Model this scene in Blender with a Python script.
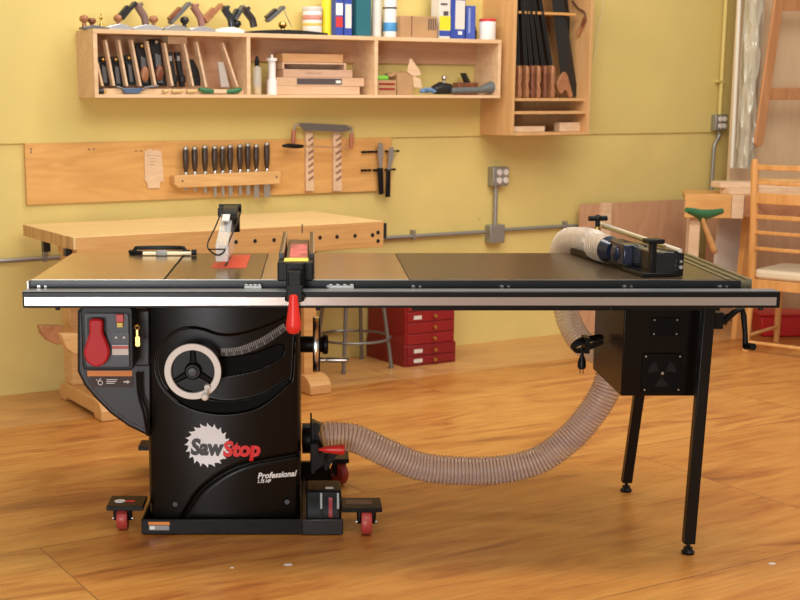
import bpy, bmesh, math, random
from mathutils import Matrix, Vector
random.seed(7)
for o in list(bpy.data.objects): bpy.data.objects.remove(o)
SC = bpy.context.scene
COL = SC.collection
pi = math.pi

# ------------------------------------------------------------------ camera
FOC, PX, HY, TH, CH = 1325.0, 311.0, 100.0, math.radians(10.5), 1.405
PY = HY + FOC*math.tan(TH)
cd = bpy.data.cameras.new('camera'); cam = bpy.data.objects.new('camera', cd); COL.objects.link(cam)
cd.sensor_width = 36; cd.lens = FOC/800*36
cd.shift_x = (400-PX)/800; cd.shift_y = (PY-300)/800
cam.location = (0, 0, CH); cam.rotation_euler = (pi/2-TH, 0, 0)
cd.clip_start = .05
cd.dof.use_dof = True; cd.dof.focus_distance = 4.1; cd.dof.aperture_fstop = 6.3
SC.camera = cam
SC.view_settings.view_transform = 'Standard'; SC.view_settings.look = 'None'
SC.view_settings.gamma = 1; SC.view_settings.use_curve_mapping = False
SC.view_settings.exposure = -0.1
# ------------------------------------------------------------------ light
W = bpy.data.worlds.new('world'); SC.world = W; W.use_nodes = True
W.node_tree.nodes['Background'].inputs[0].default_value = (1.0, .93, .84, 1)
W.node_tree.nodes['Background'].inputs[1].default_value = .46
def area(name, loc, aim, sx, sy, power, col=(1, .95, .88)):
    l = bpy.data.lights.new(name, 'AREA'); l.shape = 'RECTANGLE'; l.size = sx; l.size_y = sy
    l.energy = power; l.color = col
    o = bpy.data.objects.new(name, l); COL.objects.link(o); o.location = loc
    o.rotation_euler = (Vector(aim)-Vector(loc)).to_track_quat('-Z', 'Y').to_euler()
    return o
area('window_daylight', (-1.6, -2.6, .95), (-.3, 5.5, .75), 1.5, 1.8, 190, (.95, .97, 1))
area('overhead_light', (.4, 1.9, 3.3), (.4, 3.0, 0), 3.6, .5, 52)  # extra overhead lamp added to brighten the floor in front
area('overhead_light', (1.0, 3.6, 3.3), (1.0, 4.4, 0), 3.6, .5, 78)
area('overhead_light', (.9, 5.6, 3.3), (1.3, 7.4, 1.2), 4.2, .5, 80)

# ------------------------------------------------------------------ frames and pixel rays
I4 = Matrix.Identity(4)
WA = math.radians(29.695); W0 = Vector((-1.501, 6.245, 0))
WF = Matrix.Translation(W0) @ Matrix.Rotation(WA, 4, 'Z')       # x along the wall, -y out into the room
_c, _s, ca, sa = math.cos(TH), math.sin(TH), math.cos(WA), math.sin(WA)
def ray(px, py):
    u = (px-PX)/FOC; v = (py-PY)/FOC
    return Vector((u, _c-v*_s, -_s-v*_c))
def zp(px, py, z):
    r = ray(px, py); t = (z-CH)/r.z; return r.x*t, r.y*t
def yp(px, py, y):
    r = ray(px, py); t = y/r.y; return r.x*t, CH+r.z*t
def wp(px, py, off=0):
    r = ray(px, py); d = sa*W0.x-ca*W0.y+off; t = d/(sa*r.x-ca*r.y)
    p = r*t; return (p.x-W0.x)*ca+(p.y-W0.y)*sa, CH+p.z
def wf(s, off, z): return WF @ Vector((s, -off, z))

# ------------------------------------------------------------------ materials
MATS = {}
def nt(m): return m.node_tree.nodes, m.node_tree.links
def mat(name, col, rough=.5, metal=0, spec=.5, bump=0, bscale=40, noise=0, nscale=8, coat=0, alpha=1, trans=0, emit=None):
    if name in MATS: return MATS[name]
    m = bpy.data.materials.new(name); m.use_nodes = True; N, L = nt(m)
    b = N['Principled BSDF']
    b.inputs['Base Color'].default_value = (*col, 1); b.inputs['Roughness'].default_value = rough
    b.inputs['Metallic'].default_value = metal; b.inputs['Specular IOR Level'].default_value = spec
    b.inputs['Coat Weight'].default_value = coat; b.inputs['Alpha'].default_value = alpha
    b.inputs['Transmission Weight'].default_value = trans
    tc = N.new('ShaderNodeTexCoord')
    if noise:
        n = N.new('ShaderNodeTexNoise'); n.inputs['Scale'].default_value = nscale; n.inputs['Detail'].default_value = 4
        L.new(tc.outputs['Object'], n.inputs['Vector'])
        r = N.new('ShaderNodeValToRGB')
        r.color_ramp.elements[0].position = .3; r.color_ramp.elements[1].position = .7
        r.color_ramp.elements[0].color = (*[max(0, c*(1-noise)) for c in col], 1)
        r.color_ramp.elements[1].color = (*[min(1, c*(1+noise)) for c in col], 1)
        L.new(n.outputs['Fac'], r.inputs[0]); L.new(r.outputs[0], b.inputs['Base Color'])
    if bump:
        n = N.new('ShaderNodeTexNoise'); n.inputs['Scale'].default_value = bscale; n.inputs['Detail'].default_value = 3
        L.new(tc.outputs['Object'], n.inputs['Vector'])
        bp = N.new('ShaderNodeBump'); bp.inputs['Strength'].default_value = bump; bp.inputs['Distance'].default_value = .01
        L.new(n.outputs['Fac'], bp.inputs['Height']); L.new(bp.outputs[0], b.inputs['Normal'])
    MATS[name] = m; return m
def wood(name, c1, c2, grain=(1.2, 14, 14), rough=.5, dist=1.5, scale=2.2, spec=.4, third=None):
    if name in MATS: return MATS[name]
    m = bpy.data.materials.new(name); m.use_nodes = True; N, L = nt(m); b = N['Principled BSDF']
    b.inputs['Roughness'].default_value = rough; b.inputs['Specular IOR Level'].default_value = spec
    tc = N.new('ShaderNodeTexCoord'); mp = N.new('ShaderNodeMapping'); mp.inputs['Scale'].default_value = grain
    L.new(tc.outputs['Object'], mp.inputs[0])
    n = N.new('ShaderNodeTexNoise'); n.inputs['Scale'].default_value = scale; n.inputs['Detail'].default_value = 6
    n.inputs['Distortion'].default_value = dist; L.new(mp.outputs[0], n.inputs['Vector'])
    r = N.new('ShaderNodeValToRGB'); r.color_ramp.elements[0].position = .32; r.color_ramp.elements[1].position = .68
    r.color_ramp.elements[0].color = (*c1, 1); r.color_ramp.elements[1].color = (*c2, 1)
    if third: e = r.color_ramp.elements.new(.5); e.color = (*third, 1)
    L.new(n.outputs['Fac'], r.inputs[0]); L.new(r.outputs[0], b.inputs['Base Color'])
    bp = N.new('ShaderNodeBump'); bp.inputs['Strength'].default_value = .08; bp.inputs['Distance'].default_value = .005
    L.new(n.outputs['Fac'], bp.inputs['Height']); L.new(bp.outputs[0], b.inputs['Normal'])
    MATS[name] = m; return m

def wall_mat(name, col, blocks):
    m = bpy.data.materials.new(name); m.use_nodes = True; N, L = nt(m); b = N['Principled BSDF']
    b.inputs['Roughness'].default_value = .55; b.inputs['Specular IOR Level'].default_value = .25
    tc = N.new('ShaderNodeTexCoord')
    n = N.new('ShaderNodeTexNoise'); n.inputs['Scale'].default_value = 2.3; n.inputs['Detail'].default_value = 5
    L.new(tc.outputs['Object'], n.inputs['Vector'])
    r = N.new('ShaderNodeValToRGB'); r.color_ramp.elements[0].position = .3; r.color_ramp.elements[1].position = .7
    k = .07 if blocks else .035
    r.color_ramp.elements[0].color = (*[c*(1-k) for c in col], 1); r.color_ramp.elements[1].color = (*[c*(1+k) for c in col], 1)
    L.new(n.outputs['Fac'], r.inputs[0])
    out = r.outputs[0]
    if blocks:      # scuffs and pits in the old paint
        v = N.new('ShaderNodeTexVoronoi'); v.inputs['Scale'].default_value = 5.5; L.new(tc.outputs['Object'], v.inputs['Vector'])
        r2 = N.new('ShaderNodeValToRGB'); r2.color_ramp.elements[0].position = .03; r2.color_ramp.elements[1].position = .07
        r2.color_ramp.elements[0].color = (.62, .55, .45, 1); r2.color_ramp.elements[1].color = (1, 1, 1, 1)
        L.new(v.outputs['Distance'], r2.inputs[0])
        mx = N.new('ShaderNodeMix'); mx.data_type = 'RGBA'; mx.blend_type = 'MULTIPLY'; mx.inputs[0].default_value = .6
        L.new(out, mx.inputs[6]); L.new(r2.outputs[0], mx.inputs[7]); out = mx.outputs[2]
    L.new(out, b.inputs['Base Color'])
    n2 = N.new('ShaderNodeTexNoise'); n2.inputs['Scale'].default_value = 60 if blocks else 25; L.new(tc.outputs['Object'], n2.inputs['Vector'])
    bp = N.new('ShaderNodeBump'); bp.inputs['Strength'].default_value = .25 if blocks else .06; bp.inputs['Distance'].default_value = .006
    L.new(n2.outputs['Fac'], bp.inputs['Height']); L.new(bp.outputs[0], b.inputs['Normal'])
    return m
M_wall_lo = wall_mat('wall_paint_lower', (.69, .54, .19), True)
M_wall_up = wall_mat('wall_paint_upper', (.68, .535, .185), False)

def floor_mat():
    m = bpy.data.materials.new('floor_plywood'); m.use_nodes = True; N, L = nt(m); b = N['Principled BSDF']
    tc = N.new('ShaderNodeTexCoord')
    br = N.new('ShaderNodeTexBrick'); br.inputs['Scale'].default_value = 1; br.inputs['Brick Width'].default_value = 2.44
    br.inputs['Row Height'].default_value = 1.22; br.inputs['Mortar Size'].default_value = .0022; br.offset = .5
    br.inputs['Color1'].default_value = (0, 0, 0, 1); br.inputs['Color2'].default_value = (1, 1, 1, 1); br.inputs['Mortar'].default_value = (.5, .5, .5, 1)
    mo = N.new('ShaderNodeMapping'); mo.inputs['Location'].default_value = (.35, .62, 0); L.new(tc.outputs['Object'], mo.inputs[0]); L.new(mo.outputs[0], br.inputs['Vector'])
    # every sheet shifts the grain a little
    sc = N.new('ShaderNodeVectorMath'); sc.operation = 'SCALE'; sc.inputs['Scale'].default_value = 7.3
    L.new(br.outputs['Color'], sc.inputs[0])
    ad = N.new('ShaderNodeVectorMath'); L.new(tc.outputs['Object'], ad.inputs[0]); L.new(sc.outputs[0], ad.inputs[1])
    mp = N.new('ShaderNodeMapping'); mp.inputs['Scale'].default_value = (.8, 3.4, 1); L.new(ad.outputs[0], mp.inputs[0])
    n = N.new('ShaderNodeTexNoise'); n.inputs['Scale'].default_value = 1.5; n.inputs['Detail'].default_value = 7; n.inputs['Distortion'].default_value = 1.6; n.inputs['Roughness'].default_value = .6
    L.new(mp.outputs[0], n.inputs['Vector'])
    r = N.new('ShaderNodeValToRGB'); E = r.color_ramp.elements
    E[0].position = .27; E[0].color = (.29, .095, .024, 1); E[1].position = .74; E[1].color = (.66, .33, .085, 1)
    e = E.new(.4); e.color = (.48, .185, .042, 1); e = E.new(.5); e.color = (.58, .255, .058, 1)
    L.new(n.outputs['Fac'], r.inputs[0])
    # fine fibres
    mp2 = N.new('ShaderNodeMapping'); mp2.inputs['Scale'].default_value = (4, 60, 1); L.new(ad.outputs[0], mp2.inputs[0])
    n2 = N.new('ShaderNodeTexNoise'); n2.inputs['Scale'].default_value = 1; n2.inputs['Detail'].default_value = 3; n2.inputs['Distortion'].default_value = .6
    L.new(mp2.outputs[0], n2.inputs['Vector'])
    r3 = N.new('ShaderNodeValToRGB'); r3.color_ramp.elements[0].position = .3; r3.color_ramp.elements[1].position = .7
    r3.color_ramp.elements[0].color = (.84, .80, .74, 1); r3.color_ramp.elements[1].color = (1.1, 1.1, 1.1, 1)
    L.new(n2.outputs['Fac'], r3.inputs[0])
    mx = N.new('ShaderNodeMix'); mx.data_type = 'RGBA'; mx.blend_type = 'MULTIPLY'; mx.inputs[0].default_value = 1
    L.new(r.outputs[0], mx.inputs[6]); L.new(r3.outputs[0], mx.inputs[7])
    # sheet to sheet colour
    r4 = N.new('ShaderNodeValToRGB'); r4.color_ramp.elements[0].color = (.88, .80, .74, 1); r4.color_ramp.elements[1].color = (1.06, 1.1, 1.16, 1)
    L.new(br.outputs['Color'], r4.inputs[0])
    mx2 = N.new('ShaderNodeMix'); mx2.data_type = 'RGBA'; mx2.blend_type = 'MULTIPLY'; mx2.inputs[0].default_value = 1
    L.new(mx.outputs[2], mx2.inputs[6]); L.new(r4.outputs[0], mx2.inputs[7])
    # the worn, paler strip of sheets along the wall
    sx = N.new('ShaderNodeSeparateXYZ'); L.new(tc.outputs['Object'], sx.inputs[0])
    gt = N.new('ShaderNodeMath'); gt.operation = 'GREATER_THAN'; gt.inputs[1].default_value = 3.41; L.new(sx.outputs['Y'], gt.inputs[0])
    ml = N.new('ShaderNodeMath'); ml.operation = 'MULTIPLY'; ml.inputs[1].default_value = .32; L.new(gt.outputs[0], ml.inputs[0])
    mx3 = N.new('ShaderNodeMix'); mx3.data_type = 'RGBA'; L.new(ml.outputs[0], mx3.inputs[0]); mx3.inputs[7].default_value = (.72, .47, .2, 1)
    L.new(mx2.outputs[2], mx3.inputs[6])
    # seams
    mx4 = N.new('ShaderNodeMix'); mx4.data_type = 'RGBA'; L.new(br.outputs['Fac'], mx4.inputs[0]); mx4.inputs[7].default_value = (.22, .09, .03, 1)
    L.new(mx3.outputs[2], mx4.inputs[6]); L.new(mx4.outputs[2], b.inputs['Base Color'])
    r5 = N.new('ShaderNodeMapRange'); r5.inputs['To Min'].default_value = .26; r5.inputs['To Max'].default_value = .42
    L.new(n.outputs['Fac'], r5.inputs['Value']); L.new(r5.outputs[0], b.inputs['Roughness'])
    b.inputs['Specular IOR Level'].default_value = .5
    n6 = N.new('ShaderNodeTexNoise'); n6.inputs['Scale'].default_value = 7; n6.inputs['Detail'].default_value = 4; L.new(mp.outputs[0], n6.inputs['Vector'])
    bp = N.new('ShaderNodeBump'); bp.inputs['Strength'].default_value = .18; bp.inputs['Distance'].default_value = .01
    L.new(n6.outputs['Fac'], bp.inputs['Height']); L.new(bp.outputs[0], b.inputs['Normal'])
    return m
M_floor = floor_mat()
birch = wood('birch_plywood', (.68, .44, .24), (.78, .55, .33), (1, 8, 8), .5)
birch2 = wood('birch_back', (.56, .31, .17), (.66, .39, .23), (1, 8, 8), .55)
fir = wood('orange_plywood', (.60, .30, .085), (.73, .40, .13), (.8, 5, 5), .5, 2)
cabw = wood('cabinet_maple', (.56, .31, .12), (.66, .38, .16), (6, 6, .8), .45)
maple = wood('bench_maple', (.58, .30, .10), (.68, .38, .14), (1, 16, 16), .42)
mapletop = wood('bench_top_maple', (.70, .48, .20), (.82, .60, .29), (1, 16, 16), .42)
beech = wood('beech', (.60, .33, .12), (.72, .43, .18), (1.5, 12, 12), .45)
pale = wood('pale_wood', (.67, .45, .27), (.77, .55, .36), (2, 10, 10), .55)
pinkply = wood('panel_plywood', (.50, .27, .14), (.60, .35, .20), (4, 4, 1), .55)
sheetply = wood('sheet_plywood', (.78, .56, .33), (.84, .62, .38), (5, 5, 1), .6)
chairw = wood('chair_beech', (.60, .28, .075), (.74, .38, .13), (8, 8, 1), .35)
darkwood = wood('rosewood', (.14, .045, .02), (.32, .11, .05), (4, 4, 4), .3)
brownwood = wood('handle_wood', (.30, .12, .05), (.48, .22, .10), (4, 4, 4), .35)
black = mat('powder_coat', (.0042, .0028, .0018), .27, spec=.2, bump=.03, bscale=400)
black2 = mat('black_steel', (.006, .0057, .0058), .32, spec=.22)
plastic = mat('black_plastic', (.0055, .0053, .0055), .36, spec=.2)
slate = mat('slate_plastic', (.052, .058, .072), .45)
slate2 = mat('motor_cover_grey', (.040, .043, .052), .5, noise=.1)
chrome = mat('chrome', (.72, .70, .66), .22, metal=1)
satin = mat('satin_steel', (.50, .48, .45), .38, metal=1)
handrim = mat('polished_rim', (.84, .81, .76), .45, metal=0)
alu = mat('aluminium', (.62, .63, .66), .35, metal=1)
iron = mat('cast_iron_top', (.40, .35, .30), .20, metal=1, noise=.08, nscale=5)
wingm = mat('cast_iron_wing', (.72, .62, .50), .22, metal=1, noise=.06, nscale=5)
lamin = mat('black_laminate', (.045, .026, .011), .28, spec=.75)
red = mat('red_plastic', (.55, .018, .024), .42, spec=.25)
redh = mat('red_handle', (.68, .028, .02), .32, spec=.35)
tape = mat('tape_strip', (.52, .46, .42), .24, metal=.8)
white = mat('white_plastic', (.80, .78, .74), .4)
offw = mat('off_white', (.70, .66, .60), .5)
orange = mat('warning_orange', (.75, .25, .04), .5)
yellow = mat('yellow_label', (.80, .66, .10), .45)
brass = mat('brass', (.62, .40, .12), .3, metal=1)
redmetal = mat('red_cabinet_paint', (.27, .008, .012), .35, noise=.06)
redlid = mat('red_lower_paint', (.22, .007, .011), .35)
caster = mat('red_caster', (.42, .05, .04), .4)
galv = mat('galvanised', (.36, .35, .32), .45, metal=.7)
clear = mat('clear_plastic', (.85, .86, .84), .15, alpha=.30)
cream = mat('cream_fabric', (.72, .60, .42), .8, bump=.2, bscale=200)
card = mat('cardboard', (.45, .26, .12), .8, noise=.08)
teal = mat('teal_plastic', (.02, .13, .17), .4)
blue = mat('blue_print', (.035, .07, .36), .4)
yelb = mat('yellow_bottle', (.80, .68, .03), .35)
redp = mat('red_print', (.60, .04, .04), .4)
green = mat('green_paint', (.03, .15, .06), .4)
lime = mat('lime_green', (.20, .55, .06), .45)
bluegrey = mat('blue_grey_paint', (.08, .13, .22), .4)
greym = mat('grey_iron', (.16, .16, .165), .4, metal=.6)
bladem = mat('saw_steel', (.055, .052, .05), .35, metal=.8)
grapht = mat('dark_tool_steel', (.025, .024, .025), .38, metal=.4)
glassy = mat('glue', (.75, .50, .10), .2, alpha=.75)
wire = mat('copper_wire', (.30, .13, .08), .4, metal=.3)
yellowpipe = mat('painted_pipe', (.66, .52, .17), .5)
ink = mat('ink', (.08, .06, .06), .8)
logo_grey = mat('logo_grey', (.045, .045, .05), .5)
logo_red = mat('logo_red', (.72, .02, .025), .45)
logo_white = mat('logo_silver', (.84, .84, .86), .45)
conc = mat('bone_paint', (.60, .55, .48), .7)

def hose_mat(name, col, a, rough=.25):
    m = bpy.data.materials.new(name); m.use_nodes = True; N, L = nt(m); b = N['Principled BSDF']
    b.inputs['Base Color'].default_value = (*col, 1); b.inputs['Roughness'].default_value = rough
    b.inputs['Alpha'].default_value = a; b.inputs['Specular IOR Level'].default_value = .7
    return m
hose_m = hose_mat('hose_plastic', (.62, .55, .54), .44, .2)
hose_p = hose_mat('hose_pale_plastic', (.78, .60, .42), .50)
wrap_m = hose_mat('crinkled_plastic', (.78, .74, .58), .5, .1)
N, L = nt(wrap_m)
tc = N.new('ShaderNodeTexCoord'); n = N.new('ShaderNodeTexVoronoi'); n.inputs['Scale'].default_value = 9; mpw = N.new('ShaderNodeMapping'); mpw.inputs['Scale'].default_value = (3, 3, .7); L.new(tc.outputs['Object'], mpw.inputs[0]); L.new(mpw.outputs[0], n.inputs['Vector'])
bp = N.new('ShaderNodeBump'); bp.inputs['Strength'].default_value = 1; bp.inputs['Distance'].default_value = .05
L.new(n.outputs['Distance'], bp.inputs['Height']); L.new(bp.outputs[0], N['Principled BSDF'].inputs['Normal'])

# ------------------------------------------------------------------ mesh builder
PW = {}
class B:
    def __init__(s, F=I4): s.bm = bmesh.new(); s.F = F
    def box(s, x0, x1, y0, y1, z0, z1, rot=None, piv=None):
        r = bmesh.ops.create_cube(s.bm, size=1)['verts']
        c = Vector(((x0+x1)/2, (y0+y1)/2, (z0+z1)/2))
        for v in r: v.co = Vector((v.co.x*(x1-x0), v.co.y*(y1-y0), v.co.z*(z1-z0)))
        if rot is not None:
            p = Vector(piv)-c if piv is not None else Vector((0, 0, 0))
            for v in r: v.co = rot @ (v.co-p) + p
        for v in r: v.co += c
        return s
    def prism(s, pts, ax, a0, a1):
        def mk(p, a):
            return {'y': (p[0], a, p[1]), 'x': (a, p[0], p[1]), 'z': (p[0], p[1], a)}[ax]
        A = [s.bm.verts.new(mk(p, a0)) for p in pts]; C = [s.bm.verts.new(mk(p, a1)) for p in pts]
        n = len(pts); fs = [s.bm.faces.new(A), s.bm.faces.new(C[::-1])]
        for i in range(n): fs.append(s.bm.faces.new((A[i], C[i], C[(i+1) % n], A[(i+1) % n])))
        bmesh.ops.recalc_face_normals(s.bm, faces=fs); return s
    def ring(s, pts, rads, n=12, closed=False, caps=True):
        pts = [Vector(p) for p in pts]; m = len(pts); rows = []
        up = None
        for i in range(m):
            if closed: t = pts[(i+1) % m]-pts[i-1]
            else: t = pts[min(i+1, m-1)]-pts[max(i-1, 0)]
            t.normalize()
            if up is None: up = t.orthogonal().normalized()
            up = (up-t*up.dot(t)).normalized(); w = t.cross(up)
            r = rads[i] if isinstance(rads, (list, tuple)) else rads
            rows.append([s.bm.verts.new(pts[i]+(up*math.cos(2*pi*k/n)+w*math.sin(2*pi*k/n))*r) for k in range(n)])
        fs = []
        for i in range(m if closed else m-1):
            a, b = rows[i], rows[(i+1) % m]
            for k in range(n): fs.append(s.bm.faces.new((a[k], a[(k+1) % n], b[(k+1) % n], b[k])))
        if caps and not closed: fs.append(s.bm.faces.new(rows[0][::-1])); fs.append(s.bm.faces.new(rows[-1]))
        bmesh.ops.recalc_face_normals(s.bm, faces=fs); return s
    def cyl(s, p0, p1, r0, r1=None, n=20): return s.ring([p0, p1], [r0, r0 if r1 is None else r1], n)
    def lathe(s, prof, c, ax='z', n=24, closed=False):
        d = {'x': Vector((1, 0, 0)), 'y': Vector((0, 1, 0)), 'z': Vector((0, 0, 1))}[ax] if isinstance(ax, str) else Vector(ax).normalized()
        c = Vector(c); u = d.orthogonal().normalized(); w = d.cross(u); rows = []
        for r, h in prof:
            rows.append([s.bm.verts.new(c+d*h+(u*math.cos(2*pi*k/n)+w*math.sin(2*pi*k/n))*max(r, 1e-4)) for k in range(n)])
        fs = []
        for a, b in zip(rows, rows[1:]+([rows[0]] if closed else [])):
            for k in range(n): fs.append(s.bm.faces.new((a[k], a[(k+1) % n], b[(k+1) % n], b[k])))
        if not closed: fs.append(s.bm.faces.new(rows[0][::-1])); fs.append(s.bm.faces.new(rows[-1]))
        bmesh.ops.recalc_face_normals(s.bm, faces=fs); return s
    def torus(s, c, ax, R, r, n=48, m=10):
        d = Vector(ax).normalized(); u = d.orthogonal().normalized(); w = d.cross(u); c = Vector(c)
        return s.ring([c+(u*math.cos(2*pi*k/n)+w*math.sin(2*pi*k/n))*R for k in range(n)], r, m, closed=True)
    def ball(s, c, r, sc=(1, 1, 1)):
        v = bmesh.ops.create_uvsphere(s.bm, u_segments=16, v_segments=10, radius=r)['verts']
        for a in v: a.co = Vector((a.co.x*sc[0], a.co.y*sc[1], a.co.z*sc[2]))+Vector(c)
        return s
def rnd(x0, x1, z0, z1, r, n=5):
    out = []
    for cx, cz, a0 in ((x1-r, z1-r, 0), (x0+r, z1-r, 90), (x0+r, z0+r, 180), (x1-r, z0+r, 270)):
        for k in range(n+1):
            a = math.radians(a0+90*k/n); out.append((cx+r*math.cos(a), cz+r*math.sin(a)))
    return out
def spline(P, n=12, closed=False):
    P = [Vector(p) for p in P]; out = []
    m = len(P)
    for i in range(m if closed else m-1):
        g = (lambda j: P[j % m]) if closed else (lambda j: P[max(0, min(m-1, j))])
        a, b, c, d = g(i-1), g(i), g(i+1), g(i+2)
        for k in range(n):
            t = k/n; out.append(.5*((2*b)+(c-a)*t+(2*a-5*b+4*c-d)*t*t+(3*b-a-3*c+d)*t**3))
    if not closed: out.append(P[-1])
    return out

def out(name, b, m, parent=None, bev=0, label=None, cat=None, group=None, kind=None, angle=35):
    me = bpy.data.meshes.new(name)
    ob = bpy.data.objects.new(name, me); COL.objects.link(ob)
    if parent is not None:
        T = PW[parent.name].inverted() @ b.F; ob.parent = parent; PW[ob.name] = PW[parent.name]
    else:
        R = b.F.to_3x3().to_4x4()
        vs = [b.F @ v.co for v in b.bm.verts]
        loc = Vector(((min(v.x for v in vs)+max(v.x for v in vs))/2, (min(v.y for v in vs)+max(v.y for v in vs))/2, min(v.z for v in vs)))
        Mw = Matrix.Translation(loc) @ R; ob.matrix_world = Mw; PW[ob.name] = Mw; T = Mw.inverted() @ b.F
    bmesh.ops.transform(b.bm, matrix=T, verts=b.bm.verts[:])
    b.bm.to_mesh(me); b.bm.free(); me.materials.append(m)
    for p in me.polygons: p.use_smooth = True
    me.set_sharp_from_angle(angle=math.radians(angle))
    if bev:
        md = ob.modifiers.new('bevel', 'BEVEL'); md.width = bev; md.segments = 2; md.limit_method = 'ANGLE'; md.angle_limit = math.radians(40); md.harden_normals = False
    tag(ob, label, cat, group, kind)
    return ob
def tag(o, label=None, cat=None, group=None, kind=None):
    if label: o['label'] = label
    if cat: o['category'] = cat
    if group: o['group'] = group
    if kind: o['kind'] = kind
def thing(name, label, cat, loc, F=I4, group=None):
    o = bpy.data.objects.new(name, None); COL.objects.link(o); o.empty_display_size = .1
    R = F.to_3x3().to_4x4(); Mw = Matrix.Translation(F @ Vector(loc)) @ R
    o.matrix_world = Mw; PW[o.name] = Mw; tag(o, label, cat, group); return o
def textmesh(txt, size, bold=0.0, shear=0.0, sx=1.0, ext=0.0):
    cu = bpy.data.curves.new('t', 'FONT'); cu.body = txt; cu.size = size; cu.offset = bold; cu.shear = shear; cu.extrude = ext
    cu.resolution_u = 3
    ob = bpy.data.objects.new('t', cu); COL.objects.link(ob)
    dg = bpy.context.evaluated_depsgraph_get(); dg.update()
    me = bpy.data.meshes.new_from_object(ob.evaluated_get(dg))
    vs = [(v.co.x*sx, v.co.y, v.co.z) for v in me.vertices]; fs = [tuple(p.vertices) for p in me.polygons]
    bpy.data.objects.remove(ob); bpy.data.curves.remove(cu); bpy.data.meshes.remove(me)
    return vs, fs
def text_fit(b, txt, x0, x1, z0, surf, bold=0, shear=0, height=None, slope=0):
    """flat letters laid from x0 to x1 with the base at z0 on the surface y = surf(x, z)"""
    vs, fs = textmesh(txt, 1, bold, shear)
    a = min(v[0] for v in vs); c = max(v[0] for v in vs); lo = min(v[1] for v in vs); hi = max(v[1] for v in vs)
    k = (x1-x0)/(c-a); kz = k if height is None else height/(hi-lo)
    nv = []
    for v in vs:
        x = x0+(v[0]-a)*k; z = z0+(v[1]-lo)*kz+slope*(v[0]-a)*k
        nv.append(b.bm.verts.new((x, surf(x, z), z)))
    for f in fs:
        try: b.bm.faces.new([nv[i] for i in f])
        except ValueError: pass
    return b

# ================================================================== SETTING
out('floor', B(WF).box(-4.5, 9, -8.5, .4, -.06, 0), M_floor, kind='structure')
out('wall_back', B(WF).box(-3, 8.5, 0, .14, 0, 1.204), M_wall_lo, kind='structure')
out('wall_back_upper', B(WF).box(-3, 8.5, -.012, .14, 1.204, 3.0), M_wall_up, kind='structure')
# ================================================================== TABLE SAW
import numpy as np
FY = 4.20
saw = thing('table_saw', 'black cabinet table saw with long extension table and round white-rimmed handwheel', 'table saw', (-.276, 4.42, .012))
XC, XH = -.2855, .2505
def px2(p, y=4.19): return yp(p[0], p[1], y)
def sdist(X, Z, poly, closed=True):
    d = np.full(X.shape, 1e9); inside = np.zeros(X.shape, bool); n = len(poly)
    for i in range(n if closed else n-1):
        ax, az = poly[i]; bx, bz = poly[(i+1) % n]
        ex, ez = bx-ax, bz-az; t = np.clip(((X-ax)*ex+(Z-az)*ez)/(ex*ex+ez*ez+1e-12), 0, 1)
        d = np.minimum(d, np.hypot(X-ax-t*ex, Z-az-t*ez))
        if closed:
            c = ((az > Z) != (bz > Z)); xi = ax+(Z-az)*ex/(ez if abs(ez) > 1e-12 else 1e-12)
            inside ^= (c & (X < xi))
    return np.where(inside, -d, d) if closed else d
def smooth2(P, n=8, closed=False): return [(v.x, v.y) for v in spline([(a, b, 0) for a, b in P], n, closed)]
arc = [(192+37*math.cos(math.radians(a)), 366-38*math.sin(math.radians(a))) for a in range(75, 236, 10)]
pod = [px2(p) for p in arc + smooth2([(178, 403), (200, 411), (228, 414), (260, 407), (291, 383)], 6) + [(292.5, 376)] + smooth2([(294, 345), (297, 316)], 2) + smooth2([(297, 312), (275, 323), (245, 333), (222, 335), (205, 330)], 6)]
crs = [px2(p) for p in smooth2([(168, 392), (190, 408), (226, 413), (260, 406), (290, 384)], 7) + smooth2([(288, 383), (258, 398), (226, 403), (198, 398), (180, 386)], 7)]
slot = [px2(p) for p in smooth2([(205, 358), (222, 358.5), (252, 355), (270, 349), (278, 346), (283, 348), (283, 354), (278, 360), (255, 371), (222, 377), (205, 378)], 5)]
lip = [px2(p) for p in smooth2([(198, 398), (226, 403), (258, 398), (288, 383)], 8)]
arch = [px2(p) for p in smooth2([(180, 524), (196, 497), (212, 482), (232, 470), (255, 463), (298, 457)], 8)]
archin = arch + [px2((305, 457)), px2((305, 530)), px2((180, 530))]
def sst(d, w): t = np.clip(.5-d/w, 0, 1); return t*t*(3-2*t)
def surf_np(X, Z):
    U = (X-XC)/XH
    Y = 4.222-.030*(1-U*U)+.022*np.clip((np.abs(U)-.93)/.07, 0, 1)**2
    Y = Y+.010*sst(sdist(X, Z, pod), .008)+.018*sst(sdist(X, Z, crs), .006)+.045*sst(sdist(X, Z, slot), .005)
    d = sdist(X, Z, arch, False); Y = Y+.011*np.exp(-(d/.0075)**2)+.004*sst(sdist(X, Z, archin), .01)
    dl = sdist(X, Z, lip, False); Y = Y-.006*np.exp(-(dl/.004)**2)
    return Y
def surf(x, z): return float(surf_np(np.array([x]), np.array([z]))[0])-.0018
nx, nz = 200, 330
xs = np.linspace(XC-XH, XC+XH, nx); zs = np.linspace(.03, .846, nz)
X, Z = np.meshgrid(xs, zs); Y = surf_np(X, Z)
b = B(); vv = [[b.bm.verts.new((X[j, i], Y[j, i], Z[j, i])) for i in range(nx)] for j in range(nz)]
for j in range(nz-1):
    for i in range(nx-1): b.bm.faces.new((vv[j][i], vv[j][i+1], vv[j+1][i+1], vv[j+1][i]))
b.box(XC-XH, XC-XH+.02, 4.243, 4.70, .03, .846).box(XC+XH-.02, XC+XH, 4.243, 4.70, .03, .846).box(XC-XH+.02, XC+XH-.02, 4.68, 4.70, .03, .846).box(XC-XH+.02, XC+XH-.02, 4.28, 4.68, .03, .045)
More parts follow.
